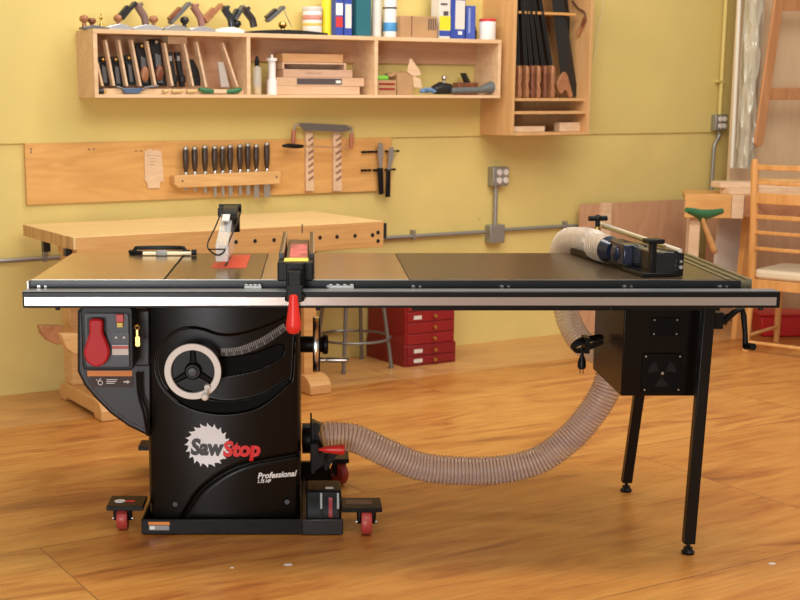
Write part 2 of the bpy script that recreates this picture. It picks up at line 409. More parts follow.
out('cabinet', b, black, saw, angle=60)
shade_black = mat('recess_shade', (.0015, .0015, .0015), .6, spec=.1)
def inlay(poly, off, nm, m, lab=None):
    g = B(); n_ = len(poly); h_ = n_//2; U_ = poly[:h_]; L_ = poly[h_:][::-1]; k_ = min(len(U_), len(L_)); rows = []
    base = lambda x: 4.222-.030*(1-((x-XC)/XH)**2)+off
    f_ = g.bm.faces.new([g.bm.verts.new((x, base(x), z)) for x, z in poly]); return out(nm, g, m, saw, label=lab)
inlay(slot, .0085, 'tilt_slot_shade', shade_black); inlay(crs, .0045, 'panel_gap_shade', shade_black)  # black sheets over slot and crescent paint in the shade of the recesses
gl = mat('highlight_grey', (.05, .045, .042), .18, spec=.8)  # lighter grey for thin tubes added as painted edge highlights
out('lip_highlight', B().ring([(p[0], float(surf_np(np.array([p[0]]), np.array([p[1]]))[0])+.001, p[1]) for p in lip[3:]], .0024, 8), gl, saw)
out('rim_highlight', B().ring([(p[0], 4.222-.030*(1-((p[0]-XC)/XH)**2)+.0015, p[1]) for p in pod[2:18]], .0016, 8), gl, saw)
for p in ((175, 505), (287, 503)):
    x, z = yp(*p, 4.19); out('bolt', B().cyl((x, 4.20, z), (x, surf(x, z)-.006, z), .008).cyl((x, surf(x, z)-.006, z), (x, surf(x, z)-.010, z), .005), slate, saw)
# saw-blade emblem, name and model lettering
lx, lz = yp(207.5, 445.5, 4.19)
lg = B(); n = 20; cen = lg.bm.verts.new((lx, surf(lx, lz), lz)); prev = None; rings = []
for fr in (.3, .6, .85): rings.append([(fr*.0695*math.cos(2*pi*k/(n*3)), fr*.0695*math.sin(2*pi*k/(n*3))) for k in range(n*3)])
last = []
for k in range(n*3):
    r = (.076, .0625, .067)[k % 3]; a = 2*pi*k/(n*3)-(0.07 if k % 3 == 1 else 0); last.append((r*math.cos(a), r*math.sin(a)))
rings.append(last); R = [[lg.bm.verts.new((lx+p[0], surf(lx+p[0], lz+p[1]), lz+p[1])) for p in rr] for rr in rings]
m_ = n*3
for k in range(m_):
    lg.bm.faces.new((cen, R[0][k], R[0][(k+1) % m_]))
    for a, c in zip(R, R[1:]): lg.bm.faces.new((a[k], c[k], c[(k+1) % m_], a[(k+1) % m_]))
emb = out('blade_emblem', lg, logo_white, saw, label='silver toothed saw blade emblem')
sf2 = lambda x, z: surf(x, z)-.0016
x0, z0 = yp(190.5, 455.5, 4.19); x1, _ = yp(224.5, 455, 4.19); x2, _ = yp(260.5, 455, 4.19)
out('lettering', text_fit(B(), 'Saw', x0, x1, z0, sf2, bold=.05, shear=.12, height=.058, slope=-.02), logo_grey, saw, label='dark grey bold lettering over the emblem')
x1b, zb = yp(223, 461, 4.19)
out('lettering', text_fit(B(), 'Stop', x1b, x2, zb-.001, sf2, bold=.05, shear=.12, height=.070, slope=-.01), logo_red, saw, label='red bold lettering')
x0, z0 = yp(257.5, 480.5, 4.19); x1, _ = yp(297, 479, 4.19)
out('lettering', text_fit(B(), 'Professional', x0, x1, z0+.002, surf, bold=.03, shear=.25, height=.021, slope=.03), white, saw, label='small white italic lettering')
x1, _ = yp(271, 479, 4.19)
out('lettering', text_fit(B(), '1.75 HP', x0, x1, z0-.012, surf, bold=.03, shear=.25, height=.012), white, saw, label='tiny white italic lettering')
# bevel scale
sc = B(); top_ = smooth2([(221, 349), (240, 347), (262, 338), (283, 325)], 12); bot_ = smooth2([(221, 357), (242, 355), (265, 346), (286, 332)], 12)
T_ = [px2(p) for p in top_]; O_ = [px2(p) for p in bot_]; a_ = [sc.bm.verts.new((p[0], surf(*p), p[1])) for p in T_]; c_ = [sc.bm.verts.new((p[0], surf(*p), p[1])) for p in O_]
for i in range(len(a_)-1): sc.bm.faces.new((a_[i], a_[i+1], c_[i+1], c_[i]))
pl_ = out('bevel_scale', sc, mat('scale_plate', (.045, .042, .04), .5), saw)
sc = B()
for i in range(len(T_)):
    k = .95 if i % 4 == 0 else .5
    a, c = Vector(T_[i]), Vector(O_[i]); e = a.lerp(c, k); w = .0011
    q = [sc.bm.verts.new((x, surf(x, z)-.0012, z)) for x, z in ((a.x-w, a.y), (a.x+w, a.y), (e.x+w, e.y), (e.x-w, e.y))]; sc.bm.faces.new(q)
out('scale_marks', sc, mat('mark_grey', (.34, .33, .31), .5), pl_)
# height handwheel
hx, hz = yp(193, 371, 4.13)
hw = out('handwheel', B().lathe([(.0685, 4.128), (.0695, 4.119), (.0705, 4.118), (.089, 4.118), (.090, 4.119), (.0905, 4.128), (.0885, 4.138), (.08, 4.142), (.072, 4.140)], (hx, 0, hz), 'y', 64, True), handrim, saw, label='height handwheel with a polished pale rim')
h = B()
for k in range(3):
    a = math.radians(90+120*k); d = Vector((math.cos(a), 0, math.sin(a)))
    h.ring([Vector((hx, 4.135, hz))+d*.02, Vector((hx, 4.14, hz))+d*.068], [.012, .009], 10)
h.lathe([(.022, 4.115), (.027, 4.122), (.029, 4.15), (.034, 4.19), (.05, 4.215)], (hx, 0, hz), 'y', 32)
out('spokes', h, plastic, hw)
out('wheel_dish', B().lathe([(.0662, 4.138), (.05, 4.150), (.028, 4.156), (.02, 4.158)], (hx, 0, hz), 'y', 48), plastic, hw)
out('hub_cap', B().lathe([(.001, 4.105), (.013, 4.107), (.017, 4.114), (.017, 4.12)], (hx, 0, hz), 'y', 28), slate, hw)
kx, kz = yp(205, 396, 4.09)
out('crank_handle', B().cyl((kx+.006, 4.116, kz+.026), (kx+.006, 4.10, kz+.024), .009).cyl((kx+.006, 4.10, kz+.024), (kx, 4.09, kz), .005).ball((kx, 4.088, kz-.002), .0125), handrim, hw)
# bevel handwheel on the right side, seen edge-on
wx, wy, wz = .017, 4.40, .594
w2 = out('handwheel', B().lathe([(.070, .011), (.0925, .006), (.094, .012), (.094, .024), (.0925, .030), (.070, .025)], (0, wy, wz), 'x', 56, True), black2, saw, label='bevel handwheel seen edge-on')
out('rim_band', B().lathe([(.0945, .011), (.0955, .014), (.0955, .022), (.0945, .025)], (0, wy, wz), 'x', 56, True), chrome, w2)
h = B()
for k in range(3):
    a = math.radians(30+120*k); d = Vector((0, math.cos(a), math.sin(a))); h.ring([Vector((.018, wy, wz))+d*.015, Vector((.018, wy, wz))+d*.078], .010, 10)
h.cyl((-.036, wy, wz), (.05, wy, wz), .028, n=28)
out('spokes', h, plastic, w2)
out('lock_knob', B().lathe([(.03, .040), (.034, .044), (.034, .054), (.03, .058)], (0, wy-.0, wz), 'x', 24), plastic, w2)
out('crank_handle', B().cyl((.025, 4.33, wz-.04), (.05, 4.33, wz-.04), .008).ring([(.05, 4.33, wz-.04), (.055, 4.33, wz-.04), (.12, 4.33, wz-.04), (.125, 4.33, wz-.04)], [.005, .0085, .0095, .006], 16), satin, w2)
# dust port and side flange
pf = out('dust_port', B().lathe([(.02, -.032), (.052, -.03), (.052, .0), (.058, .001), (.058, .015), (.052, .018), (.046, .020)], (0, 4.42, .262), 'x', 40), plastic, saw)
out('port_bracket', B().box(.002, .012, 4.30, 4.36, .17, .345).prism([(.012, .175), (.045, .20), (.045, .25), (.024, .30), (.034, .335), (.012, .345)], 'y', 4.31, 4.35).cyl((.0, 4.30, .18), (.0, 4.30, .38), .003, n=8), black2, saw)
out('lever', B().ring([(.02, 4.27, .262), (.035, 4.27, .262), (.04, 4.27, .262), (.055, 4.27, .262), (.10, 4.27, .262), (.110, 4.27, .262), (.113, 4.27, .262)], [.006, .006, .009, .012, .018, .018, .012], 20), redh, saw, label='red lever grip')
out('lever_bracket', B().box(.0, .024, 4.25, 4.30, .235, .285), plastic, saw); out('gusset', B().prism([(.03, .22), (.09, .22), (.05, .16)], 'y', 4.36, 4.375), plastic, saw)

# table tops
def slab(n, x0, x1, m, lab=None, z0=.848): return out(n, B().box(x0, x1, 3.875, 4.56, z0, .885), m, saw, bev=.0015, label=lab)
slab('table_wing', -.824, -.4375, wingm, 'left cast iron wing'); slab('table_top', -.4295, -.1495, iron, 'grey centre of the iron top'); slab('table_wing', -.1465, .289, wingm, 'right cast iron wing')
out('miter_slot', B().box(-.4375, -.4295, 3.875, 4.56, .848, .872).box(-.1495, -.1465, 3.875, 4.56, .848, .880), grapht, saw)
slab('extension_table', .291, 1.222, lamin, 'black laminate extension table')
out('router_track', B().box(1.222, 1.30, 3.875, 4.56, .848, .879).box(1.226, 1.238, 3.875, 4.56, .879, .886).box(1.256, 1.268, 3.875, 4.56, .879, .886).box(1.288, 1.30, 3.875, 4.56, .879, .886), mat('track_metal', (.35, .32, .22), .3, metal=.9), saw)
out('throat_insert', B().prism([(-.315, 4.146), (-.205, 4.146), (-.205, 4.50), (-.292, 4.50), (-.292, 4.28), (-.315, 4.28)], 'z', .8851, .8865), mat('insert_red', (.60, .05, .025), .4), saw, label='red throat plate')
out('throat_slot', B().box(-.276, -.268, 4.18, 4.46, .8866, .887), plastic, saw)
# rails
out('front_rail', B().box(-.830, 1.35, 3.77, 3.83, .816, .8635), black2, saw, bev=.003)
out('rail_top_sheen', B().box(-.829, 1.345, 3.774, 3.826, .8636, .8648), mat('sheen_grey', (.23, .235, .25), .35, metal=.5), saw)  # pale sheet on the black tube, painting its top face as lit
out('measuring_tape', B().box(-.824, 1.338, 3.7685, 3.7699, .824, .8475), tape, saw, label='pale measuring tape strip')
ra = B().box(-.826, 1.262, 3.858, 3.874, .835, .8835).box(-.826, 1.262, 3.832, 3.858, .850, .857)
out('rail_angle', ra, mat('angle_steel', (.009, .010, .012), .3, spec=.4), saw)
out('rail_edge', B().box(-.830, -.8262, 3.84, 3.876, .842, .884).box(-.824, .289, 3.8745, 3.8749, .876, .8852), mat('machined_edge', (.62, .60, .56), .35, metal=.6), saw)
for x in (-.824+.025, .05, .30, .56, .92, 1.20):
    out('rail_bolt', B().cyl((x, 3.858, .866), (x, 3.852, .866), .0055, n=12).cyl((x+.02, 3.858, .866), (x+.02, 3.853, .866), .004, n=12), chrome, saw)
for x0, x1 in ((-.195, -.145), (.052, .125)):
    g = B().box(x0, x1, 3.832, 3.857, .8575, .870)
    for k in range(4): g.cyl((x0+.006+(x1-x0-.012)*k/3, 3.838, .870), (x0+.006+(x1-x0-.012)*k/3, 3.838, .876), .0055, n=10)
    out('rail_clip', g, mat('clip_grey', (.50, .50, .50), .35, metal=.3), saw, bev=.001, label='light grey clip behind the rail')
out('rear_rail', B().box(-.82, 1.30, 4.562, 4.60, .835, .878), black2, saw, bev=.002)
for x in (-.735, .02, .44, .87, 1.305): out('rail_bolt', B().cyl((x, 3.80, .816), (x, 3.80, .806), .007, n=12), black2, saw)
for q_ in ((.30, 1.215, 3.89, 3.91, .79, .848), (.30, 1.215, 4.52, 4.55, .79, .848), (-.80, -.52, 3.90, 3.915, .80, .848)): out('table_apron', B().box(*q_), black2, saw)
# extension legs
def leg(tx, ty, fx, fy, zt):
    lg = B(); w = .0175; V = []
    for (x, y, z) in ((fx, fy, .035), (tx, ty, zt)):
        V.append([lg.bm.verts.new((x+dx*w, y+dy*w, z)) for dx, dy in ((-1, -1), (1, -1), (1, 1), (-1, 1))])
    fs = [lg.bm.faces.new(V[0][::-1]), lg.bm.faces.new(V[1])]+[lg.bm.faces.new((V[0][i], V[0][(i+1) % 4], V[1][(i+1) % 4], V[1][i])) for i in range(4)]
    bmesh.ops.recalc_face_normals(lg.bm, faces=fs)
    l = out('leg', lg, black2, saw, bev=.003)
    out('levelling_foot', B().cyl((fx, fy, .012), (fx, fy, .05), .006, n=12).lathe([(.02, 0.001), (.021, .008), (.014, .014), (.014, .022), (.004, .022)], (fx, fy, 0), 'z', 20), plastic, l)
leg(1.208, 3.975, 1.187, 3.985, .835); leg(1.178, 4.50, 1.150, 4.66, .80)
# motor cover and switch
cov = [(77, 309), (77, 372), (84, 386), (95, 399), (110, 414), (128, 427), (151, 438), (151, 309)]
co = B().prism([yp(*p, 4.22) for p in cov], 'y', 4.22, 4.60)
mc = out('motor_cover', co, mat('cover_rim', (.014, .014, .016), .45), saw, bev=.01)
inn = [(83, 365), (88, 381), (98, 395), (112, 409), (129, 421), (147, 430), (150, 430), (150, 365)]
out('cover_panel', B().prism([yp(*p, 4.215) for p in inn], 'y', 4.212, 4.222), slate2, mc, bev=.003)
def pr(a, c, Y): x0, z1 = yp(a[0], a[1], Y); x1, z0 = yp(c[0], c[1], Y); return x0, x1, z0, z1
x0, x1, z0, z1 = pr((80.5, 310), (134, 370), 4.10)
sw = out('switch_box', B().prism(rnd(x0, x1, z0, z1+.01, .014), 'y', 4.10, 4.20), plastic, saw, bev=.004)
x0, x1, z0, z1 = pr((84, 313), (130, 367), 4.095); out('switch_face', B().prism(rnd(x0, x1, z0, z1, .01), 'y', 4.092, 4.10), slate, sw, bev=.002)
x0, x1, z0, z1 = pr((87, 317), (107.5, 357), 4.09); out('switch_recess', B().prism(rnd(x0, x1, z0+.02, z1, .008), 'y', 4.089, 4.093), plastic, sw)
pd = smooth2([(90, 320), (102, 320), (103, 332), (107, 342), (109.5, 352), (106, 362), (97, 366.5), (87.5, 362), (84, 352), (86.5, 342), (89.5, 332)], 5, True)
out('stop_paddle', B().prism([yp(*p, 4.07) for p in pd], 'y', 4.062, 4.088), red, sw, bev=.006, label='large red stop paddle')
x0, x1, z0, z1 = pr((116, 314), (124, 327), 4.09); out('rocker_switch', B().box(x0, x1, 4.084, 4.093, z0+.016, z1), redp, sw, bev=.002)
out('rocker_lamp', B().box(x0+.003, x1-.003, 4.082, 4.093, z0, z0+.015), yellow, sw, bev=.001)
x0, x1, z0, z1 = pr((112, 332), (129, 343), 4.09); out('lamp_panel', B().prism(rnd(x0, x1, z0, z1, .006), 'y', 4.089, 4.093), mat('panel_grey', (.075, .078, .088), .45), sw)
for p in ((116, 337.5), (124, 337.5)):
    x, z = yp(*p, 4.088); out('indicator', B().cyl((x, 4.089, z), (x, 4.0865, z), .0035, n=14), white, sw)
x0, x1, z0, z1 = pr((112, 345), (128.5, 355), 4.09); out('sticker', B().box(x0, x1, 4.0895, 4.0918, z0, z1-.012).box(x0, x1, 4.0893, 4.0918, z1-.003, z1), offw, sw)
out('sticker', B().box(x0, x1, 4.0895, 4.0918, z1-.011, z1-.004), redp, sw, label='red stripe of the sticker')
x0, x1, z0, z1 = pr((87, 371), (132, 376.5), 4.205); wl = out('warning_label', B().box(x0, x1, 4.2085, 4.212, z0, z1), orange, mc, label='orange warning stripe')
x0, x1, z0, z1 = pr((90, 377), (133, 387.5), 4.205); out('warning_label', B().box(x0, x1, 4.2085, 4.212, z0, z1), ink, mc, label='black warning panel with white pictogram and arrow')
g = B()
ix, iz = yp(99, 382, 4.205); g.torus((ix+.004, 4.207, iz-.003), (0, 1, 0), .007, .0016, 20, 6).ring([(ix-.009, 4.207, iz+.009), (ix-.002, 4.207, iz+.002), (ix+.006, 4.207, iz+.012)], .0016, 6)
for k, w in enumerate((.035, .032, .026)): g.box(ix+.024, ix+.024+w, 4.2075, 4.2084, iz+.006-k*.006, iz+.0085-k*.006)
ax_, az_ = yp(125, 382, 4.205); g.box(ax_-.005, ax_+.008, 4.2075, 4.2084, az_-.002, az_+.002).prism([(ax_+.006, az_-.006), (ax_+.016, az_), (ax_+.006, az_+.006)], 'y', 4.2075, 4.2084)
out('label_print', g, white, mc)
kx, kz = yp(137, 326, 4.12)
ky = out('switch_key', B().torus((kx, 4.12, kz-.004), (0, 1, 0), .007, .0025, 20, 8).box(kx-.003, kx+.003, 4.118, 4.122, kz-.03, kz-.01), brass, saw)
out('key_tag', B().prism(rnd(kx-.006, kx+.008, kz-.065, kz-.033, .004), 'y', 4.118, 4.122).cyl((kx, 4.12, kz), (kx, 4.16, kz+.004), .002, n=8), brass, saw)
g = B()
for dx in (0, .014):
    g.ring(spline([(*[yp(137+dx*300, 377, 4.19)[0]], 4.19, yp(137, 372, 4.19)[1]), (yp(139+dx*200, 395, 4.19)[0], 4.185, yp(139, 395, 4.19)[1]), (yp(144, 410, 4.19)[0]+dx, 4.18, yp(144, 412, 4.19)[1]), (yp(147, 430, 4.19)[0]+dx*.3, 4.2, yp(146, 436, 4.19)[1])], 8), .0045, 8)
out('power_cable', g, plastic, saw)
# blade guard
gx0, gx1 = -.300, -.262
gp = [(4.15, .905), (4.15, .958), (4.20, .965), (4.30, .985), (4.40, 1.018), (4.47, 1.048), (4.52, 1.048), (4.52, .905)]
bg = out('blade_guard', B().prism(gp, 'x', gx0, gx0+.002).prism(gp, 'x', gx1-.002, gx1).prism([(4.15, .905), (4.15, .958), (4.152, .958), (4.152, .905)], 'x', gx0, gx1).prism([(4.15, .958), (4.20, .965), (4.30, .985), (4.40, 1.018), (4.47, 1.048), (4.47, 1.045), (4.40, 1.015), (4.30, .982), (4.20, .962), (4.15, .955)], 'x', gx0, gx1), clear, saw, label='clear blade guard shells')
out('guard_clip', B().box(gx0+.008, gx1-.006, 4.34, 4.40, 1.022, 1.026, Matrix.Rotation(.28, 3, 'X')), offw, bg)
out('guard_bracket', B().prism([(4.38, 1.02), (4.40, 1.038), (4.46, 1.055), (4.53, 1.055), (4.56, 1.02), (4.56, .96), (4.53, .96), (4.50, 1.0)], 'x', gx0+.004, gx1+.018).box(gx0-.012, gx0+.004, 4.44, 4.50, 1.02, 1.05).cyl((gx0-.012, 4.50, 1.045), (gx1+.026, 4.50, 1.045), .014, n=16), plastic, bg, bev=.003)
out('riving_knife', B().prism([(4.47, .886), (4.53, .886), (4.545, .97), (4.50, 1.03), (4.48, .97)], 'x', -.2825, -.2795), satin, bg)
out('anti_kickback_pawl', B().ring(spline([(gx0+.002, 4.47, 1.045), (gx0-.014, 4.34, .995), (gx0-.030, 4.22, .955), (gx0-.018, 4.150, .940), (-.292, 4.142, .926), (gx1-.010, 4.150, .938), (gx1-.002, 4.22, .957), (gx1+.018, 4.34, 1.005), (gx1+.028, 4.45, 1.04)], 8), .0026, 8).ring([(gx0-.024, 4.146, .944), (gx1-.006, 4.146, .944)], .0022, 8).ring([(-.290, 4.2, .95), (-.286, 4.145, .927)], .0018, 6).ring([(-.270, 4.2, .95), (-.281, 4.145, .928)], .0018, 6), plastic, bg)
# router cabinet under the extension
rc = out('router_cabinet', B().box(.970, 1.237, 4.05, 4.47, .494, .848), black, saw, bev=.003, label='black box under the right end of the table')
vx, vz = yp(662, 373, 4.045)
g = B().box(vx-.062, vx+.062, 4.044, 4.05, vz-.062, vz+.062); out('vent_panel', g, mat('vent_black', (.003, .0028, .0026), .5, spec=.12), rc, bev=.002)
g = B()
for k in range(3):
    a0 = math.radians(-90+120*k); P = [(vx+.012*math.cos(a0), vz+.012*math.sin(a0))]+[(vx+.044*math.cos(a0+t), vz+.044*math.sin(a0+t)) for t in [(-.5+.1*j) for j in range(11)]]
    g.prism(P, 'y', 4.0425, 4.0438)
out('vent_blade', g, mat('vent_hole', (.002, .002, .002), .8), rc)
out('vent_hub', B().cyl((vx, 4.044, vz), (vx, 4.039, vz), .0045, n=12), satin, rc)
for dx in (-.053, .053):
    for dz in (-.053, .053): out('screw', B().cyl((vx+dx, 4.044, vz+dz), (vx+dx, 4.041, vz+dz), .003, n=10), satin, rc)
px_, pz_ = yp(665.5, 327, 4.045)
out('switch_plate', B().box(px_-.045, px_+.045, 4.046, 4.05, pz_-.03, pz_+.03), mat('vent_black', (), .3), rc, bev=.001)
for dx in (-.035, .035):
    for dz in (-.022, .022): out('screw', B().cyl((px_+dx, 4.046, pz_+dz), (px_+dx, 4.043, pz_+dz), .0025, n=10), satin, rc)
out('box_seam', B().box(1.205, 1.207, 4.047, 4.05, .50, .84), slate, rc)
out('lift_crank', B().box(1.237, 1.262, 4.0, 4.05, .715, .765).cyl((1.24, 4.02, .742), (1.276, 4.02, .742), .018).ring([(1.268, 4.0, .745), (1.30, 4.0, .772), (1.318, 4.0, .775), (1.323, 4.0, .757), (1.331, 4.0, .700), (1.334, 4.0, .66)], [.011, .009, .009, .009, .008, .009], 12).cyl((1.334, 4.0, .662), (1.345, 3.96, .667), .011), plastic, rc, label='bent black lift crank')
g = B()
cx_, cz_ = yp(588, 344, 4.25)
for k in range(4): g.ring(spline([(cx_+.05, 4.25+.012*k, cz_+.022), (cx_-.02, 4.245+.012*k, cz_+.004+.002*k), (cx_-.045, 4.25+.012*k, cz_-.014), (cx_-.03, 4.25+.012*k, cz_-.026), (cx_+.01, 4.25+.012*k, cz_-.012), (cx_+.05, 4.25+.012*k, cz_+.006)], 6), .0055, 8)
g.box(cx_-.012, cx_+.004, 4.238, 4.30, cz_-.03, cz_+.022)
pc = out('power_cord', g, plastic, rc, label='bundled black cord')
px_, pz_ = yp(582, 358, 4.25)
out('plug', B().ring([(px_-.002, 4.25, pz_+.035), (px_, 4.25, pz_+.01), (px_, 4.25, pz_-.012), (px_, 4.25, pz_-.03), (px_, 4.25, pz_-.036)], [.004, .006, .013, .014, .010], 12).box(px_-.006, px_-.004, 4.247, 4.253, pz_-.052, pz_-.036).box(px_+.004, px_+.006, 4.247, 4.253, pz_-.052, pz_-.036), plastic, pc)

# ------------------------------------------------------------------ rip fence
rf = thing('rip_fence', 'T-shaped rip fence across the saw table with red drop-shaped handle', 'fence', (-.044, 3.84, .865))
out('fence_head', B().box(-.098, .006, 3.835, 3.905, .8855, .940).box(-.098, -.080, 3.90, 3.93, .8855, .940).box(-.012, .006, 3.90, 3.93, .8855, .940).box(-.072, -.022, 3.795, 3.836, .866, .943).box(-.066, -.028, 3.745, 3.80, .8655, .925), plastic, rf, bev=.004)
out('head_bracket', B().box(-.070, -.024, 3.738, 3.762, .838, .885).cyl((-.075, 3.752, .848), (-.019, 3.752, .848), .009), plastic, rf, bev=.003)
out('fence_beam', B().box(-.078, -.006, 3.905, 4.60, .8875, .928), mat('beam_brown', (.09, .045, .022), .35), rf, bev=.003)
for x0 in (-.096, -.004):
    out('fence_face', B().box(x0, x0+.014, 3.93, 4.585, .8875, .957), mat('fence_face_black', (.022, .018, .015), .25, spec=.6), rf, bev=.002)
    out('face_edge', B().box(x0+.010, x0+.015, 3.932, 4.583, .9572, .9585), mat('face_edge_tan', (.30, .19, .10), .4), rf)
out('head_label', B().box(-.079, -.008, 3.855, 3.935, .9405, .9418), yellow, rf, label='yellow warning label')
x_ = B(); x_.box(-.066, -.012, 4.0, 4.44, .9282, .9296)
out('beam_label', x_, mat('pink_label', (.62, .13, .12), .5, noise=.5, nscale=26), rf, label='mottled red label along the beam')
hxx = -.050
out('lock_handle', B().lathe([(.007, .012), (.013, .008), (.0145, -.015), (.018, -.045), (.0225, -.075), (.0215, -.090), (.014, -.100), (.002, -.103)], (hxx, 3.742, .848), 'z', 28), redh, rf, label='red drop-shaped lock handle')

# ------------------------------------------------------------------ router fence
RF = Matrix.Translation((1.052, 3.925, .8863)) @ Matrix.Rotation(math.radians(9), 4, 'Z')
ro = thing('router_fence', 'black router table fence with chrome bars on the extension table', 'fence', (0, .05, 0), RF)
out('fence_base', B(RF).box(-.065, .05, 0, .16, 0, .012).box(-.06, -.035, .16, .64, 0, .02).box(.0, .02, .16, .64, 0, .03), black2, ro, bev=.002)
out('fence_block', B(RF).box(-.03, .055, .01, .16, .0, .073).box(-.03, .045, .16, .30, .01, .075), mat('glossy_black', (.006, .006, .007), .12), ro, bev=.004)
out('fence_post', B(RF).box(-.040, -.022, .005, .03, 0, .105).box(-.052, .0, .0, .05, .098, .112), plastic, ro, bev=.003)
out('end_plate', B(RF).box(.048, .062, .0, .02, .0, .070), black2, ro, bev=.002)
out('plate_screw', B(RF).cyl((.052, .0, .028), (.052, -.004, .028), .006, n=10).cyl((.052, .0, .045), (.052, -.004, .045), .004, n=10), chrome, ro)
barm = mat('bright_bar', (.80, .76, .68), .3, metal=.5)
out('guide_bar', B(RF).ring([(.046, -.006, .078), (.046, .66, .100)], .0065, 8), barm, ro); out('guide_bar', B(RF).ring([(.012, .03, .086), (.020, .55, .098)], .0055, 8), mat('olive_bar', (.30, .24, .10), .3, metal=.6), ro)
out('dust_shroud', B(RF).prism([(.165, .0), (.29, .0), (.31, .02), (.31, .075), (.28, .085), (.165, .078)], 'x', -.060, -.012), mat('shroud_plastic', (.010, .014, .030), .10), ro, bev=.004)
out('shroud_bulge', B(RF).ball((-.06, .235, .045), .026, (.45, 1.2, 1)), mat('shroud_plastic', (), 0), ro)
out('hose_collar', B(RF).ring([(-.040, .28, .045), (-.045, .325, .047)], [.034, .043], 28), mat('shroud_plastic', (), 0), ro)
out('clamp_knob', B(RF).cyl((.020, .60, 0), (.020, .60, .118), .0085).cyl((-.012, .60, .122), (.052, .60, .122), .009).ball((.020, .60, .122), .013), plastic, ro)
out('brass_knob', B(RF).cyl((.0, .55, .075), (.0, .55, .098), .012), brass, ro)

# ------------------------------------------------------------------ hoses
def hose(name, P, r, m, mw, label, pitch=.0125, group=None):
    pts = spline([Vector(p) for p in P], 60)
    # resample to even steps
    L_ = [0]
    for a, c in zip(pts, pts[1:]): L_.append(L_[-1]+(c-a).length)
    step = pitch/4; N_ = int(L_[-1]/step); R_ = []; j = 0
    for i in range(N_+1):
        s_ = i*step
        while j < len(L_)-2 and L_[j+1] < s_: j += 1
        t = (s_-L_[j])/max(1e-9, L_[j+1]-L_[j]); R_.append(pts[j].lerp(pts[j+1], t))
    rad = [r+.0022*math.cos(2*pi*i/4) for i in range(len(R_))]
    t = thing(name, label, 'hose', tuple(R_[len(R_)//2]), group=group)
    out('hose_wall', B().ring(R_, rad, 28, caps=False), m, t, angle=180)
    # spiral wire
    H = []; up = None
    for i in range(len(R_)-1):
        for q in range(3):
            p = R_[i].lerp(R_[i+1], q/3); d = (R_[i+1]-R_[i]).normalized()
            if up is None: up = d.orthogonal().normalized()
            up = (up-d*up.dot(d)).normalized(); w = d.cross(up); a = 2*pi*((i+q/3)/4)
            H.append(p+(up*math.cos(a)+w*math.sin(a))*(r+.0024))
    out('spiral_wire', B().ring(H, .0010, 5), mw, t, angle=180)
    return t
hose('dust_hose', [(.022, 4.42, .264), (.058, 4.42, .270), (.10, 4.42, .268), (.16, 4.42, .258), (.25, 4.42, .215), (.375, 4.42, .162), (.52, 4.42, .146), (.66, 4.42, .151), (.785, 4.42, .184), (.888, 4.42, .262), (.955, 4.415, .345), (1.002, 4.41, .43), (1.022, 4.41, .505)],
     .048, hose_m, wire, 'ribbed translucent grey-brown hose sagging between saw cabinet and router box')
rq = lambda *p: tuple(RF @ Vector(p))
hose('dust_hose', [rq(-.045, .325, .047), rq(-.052, .40, .048), (.950, 4.44, .934), (.925, 4.55, .932), (.900, 4.65, .915), (.893, 4.70, .86), (.893, 4.70, .78), (.905, 4.69, .70), (.925, 4.66, .62), (.965, 4.60, .555), (1.04, 4.53, .53), (1.10, 4.46, .53)],
     .042, hose_p, mat('pale_wire', (.58, .50, .42), .3, metal=.5), 'pale ribbed hose looping from router fence over the back edge of the table')

# ------------------------------------------------------------------ mobile base
mb = thing('mobile_base', 'low black wheeled base frame with red casters under the saw cabinet', 'mobile base', (-.22, 4.43, 0))
out('frame', B().box(-.556, .105, 4.163, 4.170, .004, .054).box(-.556, -.02, 4.170, 4.76, .006, .0115).box(-.556, -.549, 4.17, 4.77, .006, .052).box(-.03, -.022, 4.20, 4.77, .006, .03).box(-.556, .10, 4.765, 4.775, .006, .052), black2, mb, bev=.002)
out('frame_sticker', B().box(-.533, -.463, 4.1615, 4.1629, .036, .046), orange, mb, label='orange strip of the sticker')
out('frame_sticker', B().box(-.531, -.465, 4.1615, 4.1629, .018, .034), mat('sticker_grey', (.30, .29, .29), .5), mb, label='grey strip of the sticker')
out('sticker_print', B().box(-.528, -.512, 4.1608, 4.1614, .021, .032), white, mb)
cb = out('corner_box', B().prism([(4.172, .052), (4.172, .085), (4.205, .140), (4.33, .140), (4.33, .03), (4.172, .03)], 'x', -.018, .100), plastic, mb, bev=.008)
out('corner_plate', B().box(-.028, .104, 4.156, 4.1625, .004, .056), mat('corner_plate_black', (.02, .02, .022), .25), mb, bev=.003)
out('pedal', B().prism([(4.168, .06), (4.168, .085), (4.192, .120), (4.20, .120), (4.20, .06)], 'x', .058, .070), redmetal, mb, label='red foot pedal')
out('pedal_frame', B().prism([(4.164, .058), (4.164, .09), (4.196, .134), (4.21, .134), (4.21, .058)], 'x', .030, .037).prism([(4.164, .058), (4.164, .09), (4.196, .134), (4.21, .134), (4.21, .058)], 'x', .085, .092), mat('gloss_trim', (.02, .02, .02), .15), mb)
out('box_label', B().box(.048, .074, 4.225, 4.245, .1402, .1412), offw, mb)
